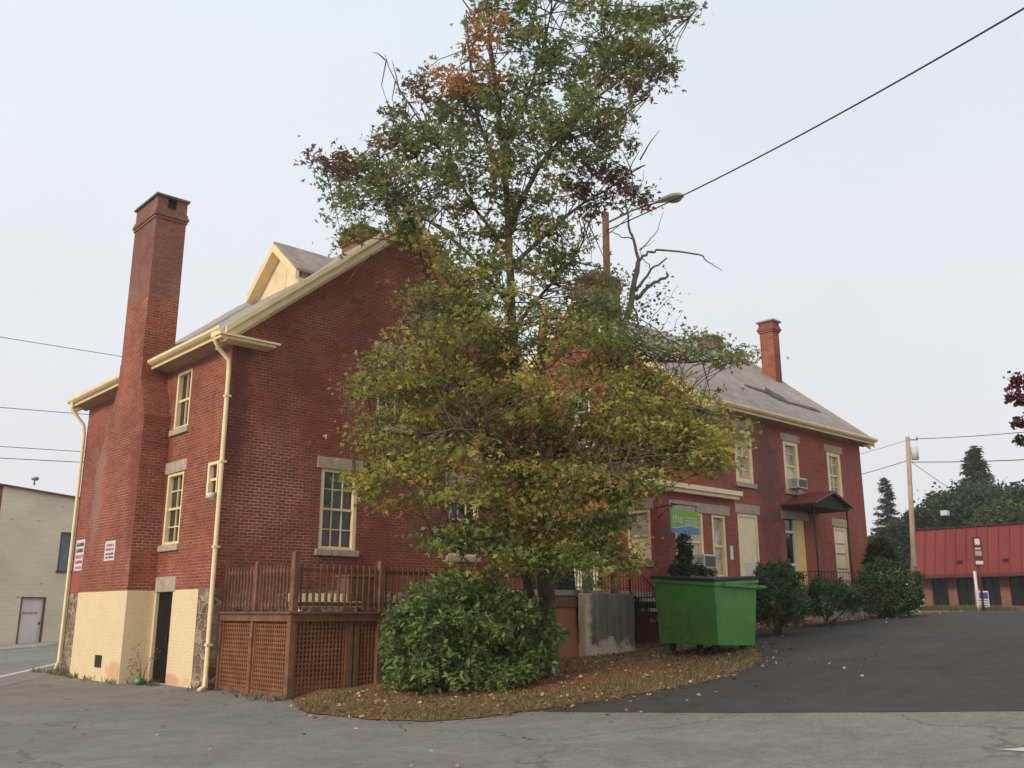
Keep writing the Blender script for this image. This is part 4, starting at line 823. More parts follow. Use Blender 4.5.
gx, gy = at_d(982.5, 46); t = empty('roadside_sign', (gx, gy, gz(gx)), 'narrow dark red roadside post sign with pale panels before the shop', 'sign'); ba = Vector((gx, gy, 0))
zq = lambda y: float(px(982, y, 46)[2])
m = MB(); m.tube([(gx, gy, 1.6), (gx, gy, zq(538))], .06, 8); m.build('post', 'metal_red_dark', t)
yard(-.22, .22, zq(566), zq(537), -.14, -.08, 'sign_board', 'metal_red_dark')
yard(-.12, .12, zq(545), zq(539), -.15, -.141, 'panel', 'sign_white'); yard(-.16, .16, zq(556), zq(551), -.15, -.141, 'panel', 'lintel_stone'); yard(-.18, .18, zq(564.5), zq(561), -.15, -.141, 'panel', 'sign_white'); yard(-.14, .14, zq(549.5), zq(548), -.15, -.141, 'panel', 'sign_white')

# ------------------------------------------------------------------ cream building across the street on the left
c0 = px(-4, 648, 43.6); c1 = px(80, 640, 47.0); wd = Vector((c1[0] - c0[0], c1[1] - c0[1], 0)).normalized(); wn = Vector((wd.y, -wd.x, 0))
if wn.dot(Vector(FH)) > 0: wn = -wn
c0 = Vector((c0[0], c0[1], 0))
def PW(u, z, d): p = c0 + wd * u + wn * d; return (p.x, p.y, z)
def pu(x):                                # distance along that wall seen at column x
    d = Vector(ray(x, 612)); d.z = 0; A = np.array([[wd.x, -d.x], [wd.y, -d.y]]); s_ = np.linalg.solve(A, np.array([-c0.x, -c0.y])); return float(s_[0])
def pzz(x, y): u = pu(x); q = c0 + wd * u; return float(px(x, y, Vector((q.x, q.y, 0)).dot(Vector(FH)))[2])
LB = empty('painted_building', (c0.x, c0.y, 0), 'flat roofed cream painted block building with chipped paint across the street', 'building')
du0, du1 = pu(19.5), pu(44.5); dz0, dz1 = pzz(34, 646.5), pzz(34, 597); wu0, wu1 = pu(52), pu(66); wz0, wz1 = pzz(68, 571), pzz(68, 533); tz = pzz(30, 492.5)
mb = MB(); wall(mb, PW, pu(-13), pu(100), -.1, [(pu(-13), tz + .15), (pu(100), tz - .25)], [(du0, du1, dz0, dz1), (wu0, wu1, wz0, wz1)], .2); mb.face([PW(pu(-13), -.1, 0), PW(pu(-13), tz + .1, 0), PW(pu(-13), tz + .1, -12), PW(pu(-13), -.1, -12)]); mb.build('wall', 'chipped_cream', LB)
mb = MB(); wall(mb, PW, pu(-60), pu(-13), -.1, [(pu(-60), tz + .2), (pu(-13), tz + .15)]); mb.build('brick_end', 'brick_red', LB)
m = MB(); m.hexa([PW(pu(-60), tz + .21, .15), PW(pu(100), tz - .24, .15), PW(pu(100), tz - .24, -12), PW(pu(-60), tz + .21, -12)], [PW(pu(-60), tz + .29, .15), PW(pu(100), tz - .16, .15), PW(pu(100), tz - .16, -12), PW(pu(-60), tz + .29, -12)]); m.build('coping', 'grey_wood', LB)
m = MB(); pbox(m, PW, du0 + .07, du1 - .07, dz0, dz1 - .07, -.16, -.08); dr = m.build('door', 'door_white', LB); m = MB(); pbox(m, PW, du0, du0 + .07, dz0, dz1, -.16, .02); pbox(m, PW, du1 - .07, du1, dz0, dz1, -.16, .02); pbox(m, PW, du0 + .07, du1 - .07, dz1 - .07, dz1, -.16, .02); m.build('frame', 'grey_wood', dr)
m = MB(); pbox(m, PW, du1 - .2, du1 - .14, dz0 + 1.0, dz0 + 1.1, -.08, -.03); m.build('handle', 'black_iron', dr); dm = (du0 + du1) / 2; glyph_rows(PW, dm - .4, dm + .3, dz0 + 1.42, dz0 + 1.62, 1, 'sign_red', dr, d=-.075)
m = MB(); pbox(m, PW, wu0, wu0 + .07, wz0, wz1, -.16, .01); pbox(m, PW, wu1 - .07, wu1, wz0, wz1, -.16, .01); pbox(m, PW, wu0 + .07, wu1 - .07, wz1 - .07, wz1, -.16, .01); pbox(m, PW, wu0 - .05, wu1 + .05, wz0 - .1, wz0 - .001, -.16, .08); w_ = m.build('window', 'grey_wood', LB); m = MB(); pbox(m, PW, wu0 + .03, wu1 - .03, wz0, wz1, -.19, -.13); m.build('pane', 'glass_blue', w_)
m = MB(); m.hexa([PW(pu(-70), -.1, 1.6), PW(pu(100), -.1, 1.6), PW(pu(100), -.1, .01), PW(pu(-70), -.1, .01)], [PW(pu(-70), .05, 1.6), PW(pu(100), .42, 1.6), PW(pu(100), .50, .01), PW(pu(-70), .12, .01)]); o = m.build('sidewalk', 'kerb_grey'); o['kind'] = 'structure'
m = MB(); c = Vector(PW(pu(22), tz + .33, -.3)); m.tube([c, c + Vector((0, 0, .3))], .04, 6); m.tube([c + Vector((0, 0, .3)) - wd * .14, c + Vector((0, 0, .34)) + wd * .14], [.07, .1], 8); m.build('roof_vent', 'grey_metal', LB)

# ------------------------------------------------------------------ the maple
TB = px(549, 672, 20.6); TBx, TBy = float(TB[0]), float(TB[1]); TZ = bz(TBx, TBy)
MT = empty('maple_tree', (TBx, TBy, TZ), 'tall many stemmed maple with thinning green and orange leaves before the brick building', 'tree')
TP = np.array([TBx, TBy, 0.0]); TD = float(TP @ FH)
def tp(x, y, w=0.0): return Vector(px(x, y, TD + w))
def limb(mb, pts, r0, r1, n=8):
    P = [tp(*p) for p in pts]; Q = []
    for i in range(len(P) - 1):
        a = P[max(i - 1, 0)]; b = P[i]; c = P[i + 1]; d = P[min(i + 2, len(P) - 1)]
        for k in range(5):
            t_ = k / 5; Q.append(0.5 * ((2 * b) + (-a + c) * t_ + (2 * a - 5 * b + 4 * c - d) * t_ ** 2 + (-a + 3 * b - 3 * c + d) * t_ ** 3) + Vector([random.gauss(0, .012) for _ in range(3)]))
    Q.append(P[-1]); m_ = len(Q); mb.tube(Q, [r0 + (r1 - r0) * (i / (m_ - 1)) ** .8 for i in range(m_)], n); return Q
LIMBS = [
    ([(550, 690, 0), (549, 640, 0), (545, 590, .05), (534, 530, 0), (522, 450, 0), (515, 370, 0), (511, 290, 0), (507, 200, 0), (499, 110, .1), (490, 40, .1), (484, -40, 0), (480, -110, 0)], .22, .018),
    ([(540, 690, .2), (535, 640, .3), (527, 580, .4), (500, 500, .5), (470, 410, .4), (445, 330, .2), (428, 285, 0), (412, 225, -.2), (392, 185, -.3)], .15, .02),
    ([(549, 600, -.2), (543, 520, -.6), (541, 440, -.8), (541, 372, -.9), (543, 318, -.9)], .13, .085),
    ([(536, 540, .2), (558, 450, .8), (585, 390, 1.0), (630, 362, .8), (690, 362, .4), (742, 356, .2)], .10, .015),
    ([(508, 235, 0), (524, 195, -.2), (548, 155, -.4), (590, 105, -.5), (640, 62, -.6), (698, 8, -.6)], .085, .012),
    ([(560, 140, -.4), (605, 128, -.8), (650, 95, -1.0)], .05, .012), ([(590, 105, -.5), (605, 50, 0), (600, 0, .2)], .05, .012),
    ([(509, 255, 0), (470, 200, .3), (440, 150, .5), (400, 90, .6), (385, 55, .6)], .05, .008),
    ([(512, 310, 0), (470, 255, -.6), (420, 215, -1.0), (365, 180, -1.3), (318, 160, -1.4)], .055, .01),
    ([(510, 270, 0), (555, 225, .5), (605, 190, .8), (645, 165, .9)], .07, .012),
    ([(505, 180, 0), (478, 120, -.5), (470, 60, -.8), (466, 10, -.8)], .06, .012),
    ([(503, 150, 0), (528, 95, .4), (545, 40, .6), (556, -20, .6)], .06, .012),
    ([(526, 480, 0), (470, 445, -1.0), (410, 445, -1.5), (356, 478, -1.8)], .09, .012),
    ([(518, 410, 0), (465, 385, -.8), (405, 380, -1.3), (350, 398, -1.6)], .08, .012),
    ([(515, 360, 0), (470, 320, -1.2), (425, 300, -1.6), (392, 335, -1.8)], .07, .012),
    ([(530, 500, 0), (508, 455, -1.8), (480, 425, -2.6), (450, 430, -3.0)], .07, .012),
    ([(535, 530, -.1), (560, 490, -1.6), (590, 470, -2.6), (625, 480, -3.0)], .07, .012),
    ([(533, 515, 0), (590, 470, -.8), (650, 455, -1.2), (722, 468, -1.4)], .09, .012),
    ([(528, 490, 0), (590, 430, .2), (650, 400, 0), (705, 412, -.2)], .08, .012),
    ([(545, 570, 0), (500, 545, -1.4), (455, 535, -2.0), (425, 545, -2.2)], .06, .01),
    ([(547, 580, 0), (575, 555, -1.2), (605, 545, -1.8)], .05, .01),
    ([(513, 330, 0), (545, 290, 1.0), (575, 255, 1.4), (590, 220, 1.4)], .06, .012),
]
mb = MB(); LP = []
for pts, r0, r1 in LIMBS: LP += limb(mb, pts, r0, r1)
CLUMPS = []   # column, row, half width, half height, depth, palette, density
def cl(pal, *a, k=1.0):
    for c in a: CLUMPS.append((*c[:4], c[4] if len(c) > 4 else 0, pal, k))
cl('g', (505, 22, 40, 26), (532, 45, 30, 24), (595, 22, 26, 26), (640, 12, 36, 14), (684, 8, 18, 10), (618, 68, 34, 28), (600, 105, 30, 26), (560, 62, 22, 28), (540, 85, 26, 28), (566, 112, 30, 26), (503, 92, 30, 32), (470, 112, 34, 32), (402, 135, 24, 22), (432, 150, 30, 22), (395, 180, 34, 20), (360, 195, 30, 16), (440, 190, 38, 28), (482, 160, 38, 32), (530, 142, 42, 32), (580, 142, 34, 24), (490, 215, 38, 28), (540, 200, 34, 26), (420, 222, 34, 22), (352, 222, 22, 10), (340, 238, 18, 8), (465, 255, 40, 26), (520, 252, 36, 28), (560, 240, 32, 24), (625, 40, 26, 22), (510, -30, 50, 30), (600, -25, 45, 22), (445, 120, 24, 24), (640, 60, 30, 22), (650, 30, 24, 18), (668, 12, 16, 14), (612, 140, 22, 18), (590, 75, 24, 24), (330, 178, 20, 12), (405, 205, 26, 16), (375, 170, 22, 12))
cl('r', (425, 85, 18, 16), (597, 182, 34, 18), (622, 184, 24, 15), (603, 162, 28, 13), (640, 200, 12, 10), (655, 72, 22, 18), (645, 88, 18, 12), (318, 161, 12, 8), (382, 148, 26, 16), (345, 165, 24, 12), (590, 205, 22, 12), (400, 112, 14, 14))
cl('o', (487, 32, 16, 24), (460, 72, 26, 14), (452, 92, 16, 12), (495, 75, 12, 9), (449, 285, 22, 11), (435, 297, 32, 14), (462, 62, 14, 14), (505, 180, 16, 14), (430, 258, 12, 18))
cl('h', (585, 300, 38, 34), (620, 330, 26, 24), (640, 345, 22, 18), (565, 275, 30, 18), (680, 347, 32, 13), (715, 356, 26, 10), (744, 356, 8, 5), (700, 345, 18, 10), (550, 260, 20, 20), (605, 300, 20, 26))  # hazy part of the crown: the veil is mixed into these leaf colours
cl('y', (440, 305, 42, 20), (470, 292, 30, 20), (500, 312, 40, 26), (560, 330, 42, 28), (482, 345, 42, 28), (432, 340, 38, 22), (402, 365, 38, 22), (382, 386, 28, 17), (440, 385, 44, 28), (500, 378, 40, 28), (550, 385, 42, 28), (600, 352, 34, 24), (650, 385, 34, 24), (610, 398, 42, 28), (690, 405, 28, 20), (722, 428, 24, 16), (690, 445, 38, 24), (650, 440, 38, 26), (722, 456, 22, 16), (395, 425, 44, 23), (365, 442, 16, 12), (370, 476, 22, 18), (402, 468, 40, 24), (382, 500, 22, 10), (452, 430, 44, 26), (462, 480, 46, 26), (522, 485, 42, 30), (570, 450, 42, 30), (540, 528, 38, 24), (610, 472, 38, 26), (640, 492, 26, 10), (705, 468, 22, 10), (630, 420, 40, 24), (680, 425, 30, 20), (425, 398, 30, 20), (710, 442, 24, 14), (362, 392, 12, 8), (520, 430, 40, 26), (475, 318, 30, 18), (660, 470, 24, 12))
cl('d', (450, 535, 44, 16), (482, 545, 40, 14), (600, 538, 36, 24), (520, 560, 38, 14), (580, 556, 30, 12), (560, 500, 34, 34), (600, 500, 30, 24), (500, 520, 36, 18), (620, 560, 20, 14), (430, 500, 26, 10), (600, 580, 16, 10), (562, 555, 22, 16), (540, 570, 30, 12), (480, 570, 30, 12), (605, 520, 24, 26))
cl('a', (482, 418, 32, 20), (520, 438, 36, 18), (582, 495, 36, 28), (450, 395, 28, 15), (540, 470, 24, 20), (565, 545, 24, 14), (515, 540, 26, 14), (545, 400, 20, 12), (640, 375, 20, 12), (470, 365, 22, 14), (600, 425, 22, 12))
PAL = {'g': ([(.195, .235, .072), (.28, .30, .088), (.13, .16, .052), (.32, .22, .07)], [5, 4, 3, .8]), 'r': ([(.22, .085, .05), (.15, .085, .045), (.12, .14, .045)], [4, 3, 2.5]),
       'o': ([(.55, .20, .055), (.46, .22, .07), (.22, .21, .06)], [3, 3, 2.5]), 'y': ([(.36, .355, .075), (.47, .41, .085), (.235, .26, .058), (.52, .39, .085), (.48, .26, .07)], [5, 3.6, 4, 1.2, .4]),
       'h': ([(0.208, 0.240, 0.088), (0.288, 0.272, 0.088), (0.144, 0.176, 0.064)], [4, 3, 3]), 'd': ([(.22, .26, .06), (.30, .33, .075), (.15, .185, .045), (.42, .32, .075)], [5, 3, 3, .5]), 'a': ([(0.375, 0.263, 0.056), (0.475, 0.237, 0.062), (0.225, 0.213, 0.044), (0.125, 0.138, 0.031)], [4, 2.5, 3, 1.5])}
LPn = np.array([[p.x, p.y, p.z] for p in LP]); M_PX = TD / 950.0
LPos, LSz, LCol = [], [], []; tw = MB()
for (cx, cy, rx, ry, dw, pal, k) in CLUMPS:
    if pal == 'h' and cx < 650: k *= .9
    if cy > 552: k *= .75
    if 240 < cy < 415 and 485 < cx < 560: k *= .7
    if 320 < cy < 520 and 560 < cx < 660: k *= 1.15
    low = cy > 290; rw = (1.5 if low else 1.0) * (.5 + .5 * min(rx, 40) / 40)
    nsub = max(4, int(rx * ry / (30 if low else 40) * k)); core = np.array(tp(cx, cy, dw))
    # a clump sits where its limb carries it
    j = np.argmin(np.sum((LPn - core)[:, [2]] ** 2, 1) + np.abs((LPn - core) @ RT) ** 2); dl = float((LPn[j] - core) @ FH)
    base_w = np.clip(dl, -2.6, 1.6) * .8 + random.uniform(-.7, .5) - (.6 if low else 0)
    for s_ in range(nsub):
        a = random.uniform(0, 2 * math.pi); rr_ = math.sqrt(random.random()); ww = base_w + random.gauss(0, rw * .55)
        c = np.array(tp(cx + math.cos(a) * rr_ * rx, cy + math.sin(a) * rr_ * ry, dw + ww))
        nl = random.randint(20, 32) if low else random.randint(22, 34); spread = random.uniform(.17, .27) if low else random.uniform(.13, .20)
        q = rng.normal(size=(nl, 3)) * spread; q[:, 2] *= .34 if low else .6
        LPos.append(c + q); LSz.append(rng.uniform(.06, .125, nl) if low else rng.uniform(.075, .145, nl)); pk = 'g' if pal == 'y' and random.random() < min(.6, max(.08, (410 - cy) / 150)) else ('y' if pal == 'g' and random.random() < min(.4, max(0, (cy - 150) / 250)) else pal)
        c1_ = np.repeat(shades(*PAL[pk], 1, .1), nl, 0) * (1 + rng.normal(size=(nl, 1)) * .15); cc = np.where(rng.random((nl, 1)) < .62, c1_, shades(*PAL[pk], nl, .16)) * random.uniform(.82, 1.22); LCol.append(np.clip(cc, .005, .8))
        dd_ = np.sum((LPn - c) ** 2, 1); j = random.choice(list(np.argsort(dd_)[:14])); v = LPn[j] - c
        if np.linalg.norm(v) < 2.6 and s_ % 4 != 3:
            mid = (Vector(LPn[j]) + Vector(c)) / 2 + Vector((random.gauss(0, .1), random.gauss(0, .1), .12)); tw.tube([Vector(LPn[j]), mid, Vector(c)], [.02, .012, .005], 4, False)
for (x0_, y0_, x1_, y1_) in ((470, 10, 445, -20), (400, 95, 392, 60), (385, 60, 372, 52), (625, 180, 640, 150), (430, 110, 405, 78), (400, 180, 370, 130), (640, 160, 660, 130), (560, 30, 575, -10), (415, 225, 350, 258), (428, 268, 372, 255), (372, 255, 345, 285), (430, 300, 400, 285)):
    a = tp(x0_, y0_, -.2); b = tp(x1_, y1_, -.3); tw.tube([a, a.lerp(b, .5) + Vector((0, 0, .06)), b], [.022, .014, .005], 5, False)
mb.build('trunk', 'bark', MT); tw.build('twigs', 'bark', MT)
m = MB(); Q = [tp(543, 322, -.9), tp(544, 308, -.9), tp(541, 296, -.9)]; m.tube([tp(542, 345, -1.0), tp(543.5, 318, -1.0), tp(545, 303, -.98)], [.07, .075, .02], 8); m.build('broken_stub', 'splinter', MT)
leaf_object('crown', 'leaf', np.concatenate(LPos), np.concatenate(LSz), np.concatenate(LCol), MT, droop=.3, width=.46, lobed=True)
print('maple leaves', sum(len(x) for x in LSz))
# the dead, leafless tree behind it
DB = px(583, 640, 24.4); DT = empty('dead_tree', (DB[0], DB[1], gz(DB[0])), 'leaning bare dead tree with snapped grey limbs right of the maple', 'tree')
dp = lambda x, y, w=0: Vector(px(x, y, 24.4 + w))
mb = MB()
def dl_(pts, r0, r1):
    P = [dp(*p) for p in pts]; Q = []
    for i in range(len(P) - 1):
        for k in range(4): Q.append(P[i].lerp(P[i + 1], k / 4) + Vector([random.gauss(0, .02) for _ in range(3)]))
    Q.append(P[-1]); n = len(Q); mb.tube(Q, [r0 + (r1 - r0) * i / (n - 1) for i in range(n)], 7)
dl_([(583, 665), (588, 560), (597, 470), (607, 390), (618, 345), (632, 300), (638, 262)], .16, .07)
dl_([(638, 262), (634, 240), (628, 222), (625, 190), (622, 165)], .05, .01); dl_([(638, 262), (648, 252), (662, 250), (700, 254), (709, 262), (722, 271)], .045, .008)
dl_([(636, 292), (650, 270), (667, 258)], .045, .02); dl_([(636, 300), (648, 287), (662, 279), (668, 276)], .06, .035); dl_([(632, 300), (640, 330), (655, 338), (668, 320)], .03, .006)
dl_([(640, 250), (655, 235), (664, 212)], .02, .005); dl_([(626, 215), (612, 200), (600, 195)], .02, .004); dl_([(626, 215), (640, 188), (644, 170)], .02, .004); dl_([(634, 240), (612, 232), (596, 240)], .02, .004); dl_([(650, 270), (640, 250), (655, 240)], .015, .004)
dl_([(622, 330), (605, 290), (592, 262)], .03, .006); dl_([(640, 330), (668, 300), (678, 285)], .012, .004); dl_([(655, 335), (672, 330), (682, 310)], .012, .004)
mb.build('trunk', 'dead_bark', DT)
n = 260; pc = np.array([np.array(dp(random.gauss(650, 14), random.gauss(312, 18))) for _ in range(n)]); pc += rng.normal(size=(n, 3)) * .2
leaf_object('crown', 'leaf', pc, rng.uniform(.07, .14, n), shades([(.1, .12, .05), (.13, .13, .06)], [1, 1], n), DT, droop=.4, width=.7)

# ------------------------------------------------------------------ shrubs
def shrub(name, label, lobes, n, lsize, cols, wts, cat='shrub', width=.42, droop=.05, stems=6, rosette=7, group=None, mat='leaf', shell=.75):
    b = lobes[0]; z0 = bz(b[0], b[1]) if inside(b[0], b[1], BED) else gz(b[0])
    t = empty(name, (b[0], b[1], z0), label, cat, group); P, Sz, Cc, Ax = [], [], [], []
    tot = sum(l[3] * l[5] for l in lobes)
    for (x, y, z, rx, ry, rz) in lobes:
        k = int(n * rx * rz / tot / rosette)
        for _ in range(k):
            d = rng.normal(size=3); d /= np.linalg.norm(d); r = shell + (1 - shell) * random.random() ** .5 if random.random() < .8 else random.uniform(.3, .8)
            lump = 1 + .16 * math.sin(d[0] * 6 + x * 3) * math.sin(d[2] * 7 + y) + random.gauss(0, .05)
            c = np.array([x + d[0] * rx * r * lump, y + d[1] * ry * r * lump, z + d[2] * rz * r * lump])
            if c[2] < z0 + .05: c[2] = z0 + .05 + random.random() * .15
            ax = rng.normal(size=(rosette, 3)); ax[:, 2] *= .35; ax += d * .55; ax /= np.linalg.norm(ax, axis=1)[:, None]
            P.append(c + rng.normal(size=(rosette, 3)) * lsize * .25); Ax.append(ax); Sz.append(rng.uniform(.7, 1.2, rosette) * lsize); Cc.append(shades(cols, wts, rosette, .14) * random.uniform(.75, 1.3))
    m = MB()
    for k in range(stems):
        l = random.choice(lobes); e = Vector((l[0] + random.uniform(-.5, .5) * l[3], l[1] + random.uniform(-.5, .5) * l[4], l[2] + random.uniform(-.2, .5) * l[5])); o_ = Vector((b[0] + random.uniform(-.15, .15), b[1] + random.uniform(-.15, .15), z0 - .05))
        m.tube([o_, o_.lerp(e, .5) + Vector((random.gauss(0, .05), random.gauss(0, .05), .05)), e], [.03, .02, .008], 5)
    m.build('stems', 'bark', t); leaf_object('leaves', mat, np.concatenate(P), np.concatenate(Sz), np.concatenate(Cc), t, droop=droop, width=width, axis=np.concatenate(Ax), fold=.2)
    return t
def sc(x, y, d): p = px(x, y, d); return float(p[0]), float(p[1]), float(p[2])
def lob(x, y, d, rw, rh): p = sc(x, y, d); k = d / 950; return (*p, rw * k, rw * k * .9, rh * k)
G1 = ([(.225, .30, .09), (.30, .375, .125), (.13, .185, .06)], [4, 3, 3])
EXTRA = [lob(470 + 78 * math.cos(a) * random.uniform(.9, 1.06), 645 - 52 * math.sin(a) * random.uniform(.92, 1.12), 19.6 + random.uniform(-.9, .7), random.uniform(8, 17), random.uniform(7, 12)) for a in np.linspace(-.1, 3.2, 17)] + [lob(random.uniform(405, 535), random.uniform(610, 682), 18.6 + random.uniform(-.2, .4), random.uniform(12, 22), random.uniform(7, 11)) for _ in range(16)]
shrub('leafy_shrub', 'broad green shrub with whorled leaves in front of the deck lattice', [lob(470, 645, 19.6, 66, 46), lob(430, 655, 19.2, 46, 32), lob(440, 612, 20, 42, 28), lob(495, 612, 20.2, 36, 24), lob(462, 596, 20.5, 32, 18), lob(520, 650, 19.8, 36, 30), lob(405, 660, 19.4, 24, 22), lob(400, 625, 19.8, 18, 14), lob(535, 660, 19.6, 20, 12), lob(455, 675, 18.8, 50, 14), lob(526, 628, 20.4, 18, 16), lob(400, 680, 19.2, 20, 10), lob(388, 645, 19.5, 12, 9), lob(415, 592, 20.3, 14, 9), lob(488, 582, 20.6, 12, 8), lob(548, 640, 19.9, 12, 9), lob(446, 580, 20.6, 9, 8), lob(520, 672, 19.2, 22, 12)] + EXTRA, 17000, .165, *G1, shell=.6)
G2 = ([(.105, .165, .06), (.145, .215, .075), (.07, .11, .04)], [4, 3, 3])
def fringe(x, y, d, rx, ry, n): return [lob(x + rx * math.cos(a) * random.uniform(.9, 1.15), y - ry * math.sin(a) * random.uniform(.85, 1.25), d + random.uniform(-.4, .3), random.uniform(3, 7), random.uniform(3, 7)) for a in np.linspace(-.4, 3.5, n)]
shrub('dark_shrub', 'dark green shrub just right of the green dumpster', [lob(772, 598, 26.4, 24, 28), lob(782, 583, 26.6, 16, 18), lob(758, 605, 26.2, 14, 18), lob(795, 610, 26.2, 12, 14), lob(765, 575, 26.8, 10, 12)] + fringe(778, 597, 26.4, 24, 28, 13), 9000, .12, *G2)
shrub('low_shrub', 'low loose shrub in front of the entrance railing', [lob(825, 600, 28.5, 20, 14), lob(812, 607, 28.3, 12, 9), lob(838, 594, 28.8, 12, 10), lob(850, 600, 29, 10, 9)] + fringe(828, 600, 28.4, 26, 14, 11), 5200, .12, [(.08, .14, .045), (.11, .18, .055), (.05, .085, .03)], [4, 3, 3])
shrub('yew_shrub', 'rounded dark yew bush at the right corner of the building', [lob(888, 592, 31.0, 28, 21), lob(872, 598, 30.8, 14, 15), lob(908, 600, 31.2, 14, 12), lob(885, 580, 31.4, 18, 14)] + fringe(888, 592, 31, 30, 24, 13), 16000, .13, [(.085, .125, .045), (.115, .16, .055), (.055, .08, .03)], [4, 3, 3], width=.3, rosette=9, mat='needle')
shrub('arborvitae', 'tall dark arborvitae against the right end of the brick wall', [lob(882, 572, 33.6, 17, 30), lob(880, 560, 33.8, 11, 14), lob(892, 580, 33.5, 12, 22)], 12000, .16, [(.024, .042, .016), (.034, .056, .02)], [1, 1], width=.3, mat='needle')
shrub('climbing_plant', 'bushy green plant in front of the front room window, behind the dumpster', [lob(690, 570, 25.9, 15, 5), lob(684, 551, 26.0, 8, 18), lob(707, 573, 25.9, 10, 3), lob(676, 570, 25.8, 8, 6)], 3200, .10, [(.05, .085, .022), (.075, .115, .03), (.03, .05, .016)], [4, 3, 3])

# ------------------------------------------------------------------ trees behind
def conifer(name, label, x, ytop, ybase, d, halfw, n, cols, seedy=0):
    b = sc(x, ybase, d); h = sc(x, ytop, d)[2] - b[2]; R_ = halfw * d / 950; t = empty(name, b, label, 'tree')
    m = MB(); m.tube([(b[0], b[1], b[2] - 1), (b[0], b[1], b[2] + h * .97)], [R_ * .07, .02], 7); P, A, Sz = [], [], []
    nb = 120
    for i in range(nb):
        f = (i + random.random()) / nb; z = b[2] + h * (f ** .9); L_ = R_ * (1 - f) ** 1.1 * random.uniform(.6, 1.12) + .1; a = random.uniform(0, 2 * math.pi); dv_ = np.array([math.cos(a), math.sin(a), -.12 - .15 * (1 - f)])
        m.tube([(b[0], b[1], z), (b[0] + dv_[0] * L_, b[1] + dv_[1] * L_, z + dv_[2] * L_ + .1 * L_)], [.04, .01], 4, False)
        k = max(4, int(n / nb * (L_ / R_ + .12) * 1.6)); s_ = rng.random(k) ** .7
        q = np.array([b[0], b[1], z]) + dv_ * (s_ * L_)[:, None] + rng.normal(size=(k, 3)) * np.array([.12, .12, .05]) * (R_ * .35); q[:, 2] += .1 * L_ * s_
        P.append(q); A.append(np.tile(dv_, (k, 1))); Sz.append(rng.uniform(.35, .75, k) * max(.5, R_ * .16))
    m.build('trunk', 'bark', t); P = np.concatenate(P); leaf_object('crown', 'needle', P, np.concatenate(Sz), shades(cols, [1] * len(cols), len(P), .2), t, droop=.25, width=.32, axis=np.concatenate(A)); return t
def round_tree(name, label, lobes, d, n, ls, cols, wts):
    b = sc(lobes[0][0], 606, d); t = empty(name, (b[0], b[1], gz(b[0])), label, 'tree'); P, Cc = [], []; m = MB(); tz0 = gz(b[0]) - .3
    for (x, y, rw, rh) in lobes:
        c = np.array(sc(x, y, d)); k = d / 950; nn_ = int(n * rw * rh / sum(l[2] * l[3] for l in lobes)); ncl = max(4, nn_ // 16)
        v = rng.normal(size=(ncl, 3)); v /= np.linalg.norm(v, axis=1)[:, None]; v *= (rng.random((ncl, 1)) ** .4); cc = c + v * np.array([rw * k, rw * k, rh * k])
        P.append((cc[:, None, :] + rng.normal(size=(ncl, 16, 3)) * rw * k * .09).reshape(-1, 3)); Cc.append((shades(cols, wts, ncl * 16, .18).reshape(ncl, 16, 3) * rng.uniform(.7, 1.3, (ncl, 1, 1))).reshape(-1, 3))
        m.tube([(b[0], b[1], tz0), (b[0], b[1], tz0 + 2), tuple(c)], [.3, .22, .06], 7)
    m.build('trunk', 'bark', t); P = np.concatenate(P); leaf_object('crown', 'leaf', P, rng.uniform(.6, 1.2, len(P)) * ls, np.clip(np.concatenate(Cc), .004, .8), t, droop=.3, width=.8); return t
conifer('conifer', 'slender spruce standing left of the utility pole', 896, 478, 600, 88, 36, 15000, [(.055, .075, .05), (.075, .095, .06), (.04, .055, .038)])
conifer('conifer', 'broad dark spruce rising behind the red roof', 991, 448, 600, 92, 58, 30000, [(.05, .075, .032), (.065, .09, .038), (.035, .052, .025)])
conifer('conifer', 'small pointed evergreen between the two big spruces', 942, 492, 600, 90, 32, 11000, [(.03, .05, .022), (.042, .062, .025)])
round_tree('leafy_tree', 'wide dark green tree behind the shop roof', [(985, 512, 60, 26), (950, 515, 30, 18), (1030, 510, 40, 28), (960, 540, 40, 20), (1010, 545, 50, 20)], 84, 34000, .42, [(.055, .09, .032), (.075, .11, .038), (.038, .06, .024)], [1, 1, 1])
round_tree('leafy_tree', 'lighter yellow green tree just behind the shop roof', [(1003, 518, 24, 14), (988, 526, 18, 10), (1022, 524, 20, 10)], 76, 10000, .32, [(.10, .15, .03), (.13, .17, .035), (.06, .09, .02)], [1, 1, 1])
round_tree('leafy_tree', 'green and rust coloured tree between the brick building and the utility pole', [(893, 560, 20, 24), (880, 545, 12, 10), (905, 535, 16, 16), (918, 520, 16, 10)], 80, 14000, .36, [(.04, .06, .02), (.055, .08, .025), (.11, .06, .03)], [4, 4, 1])
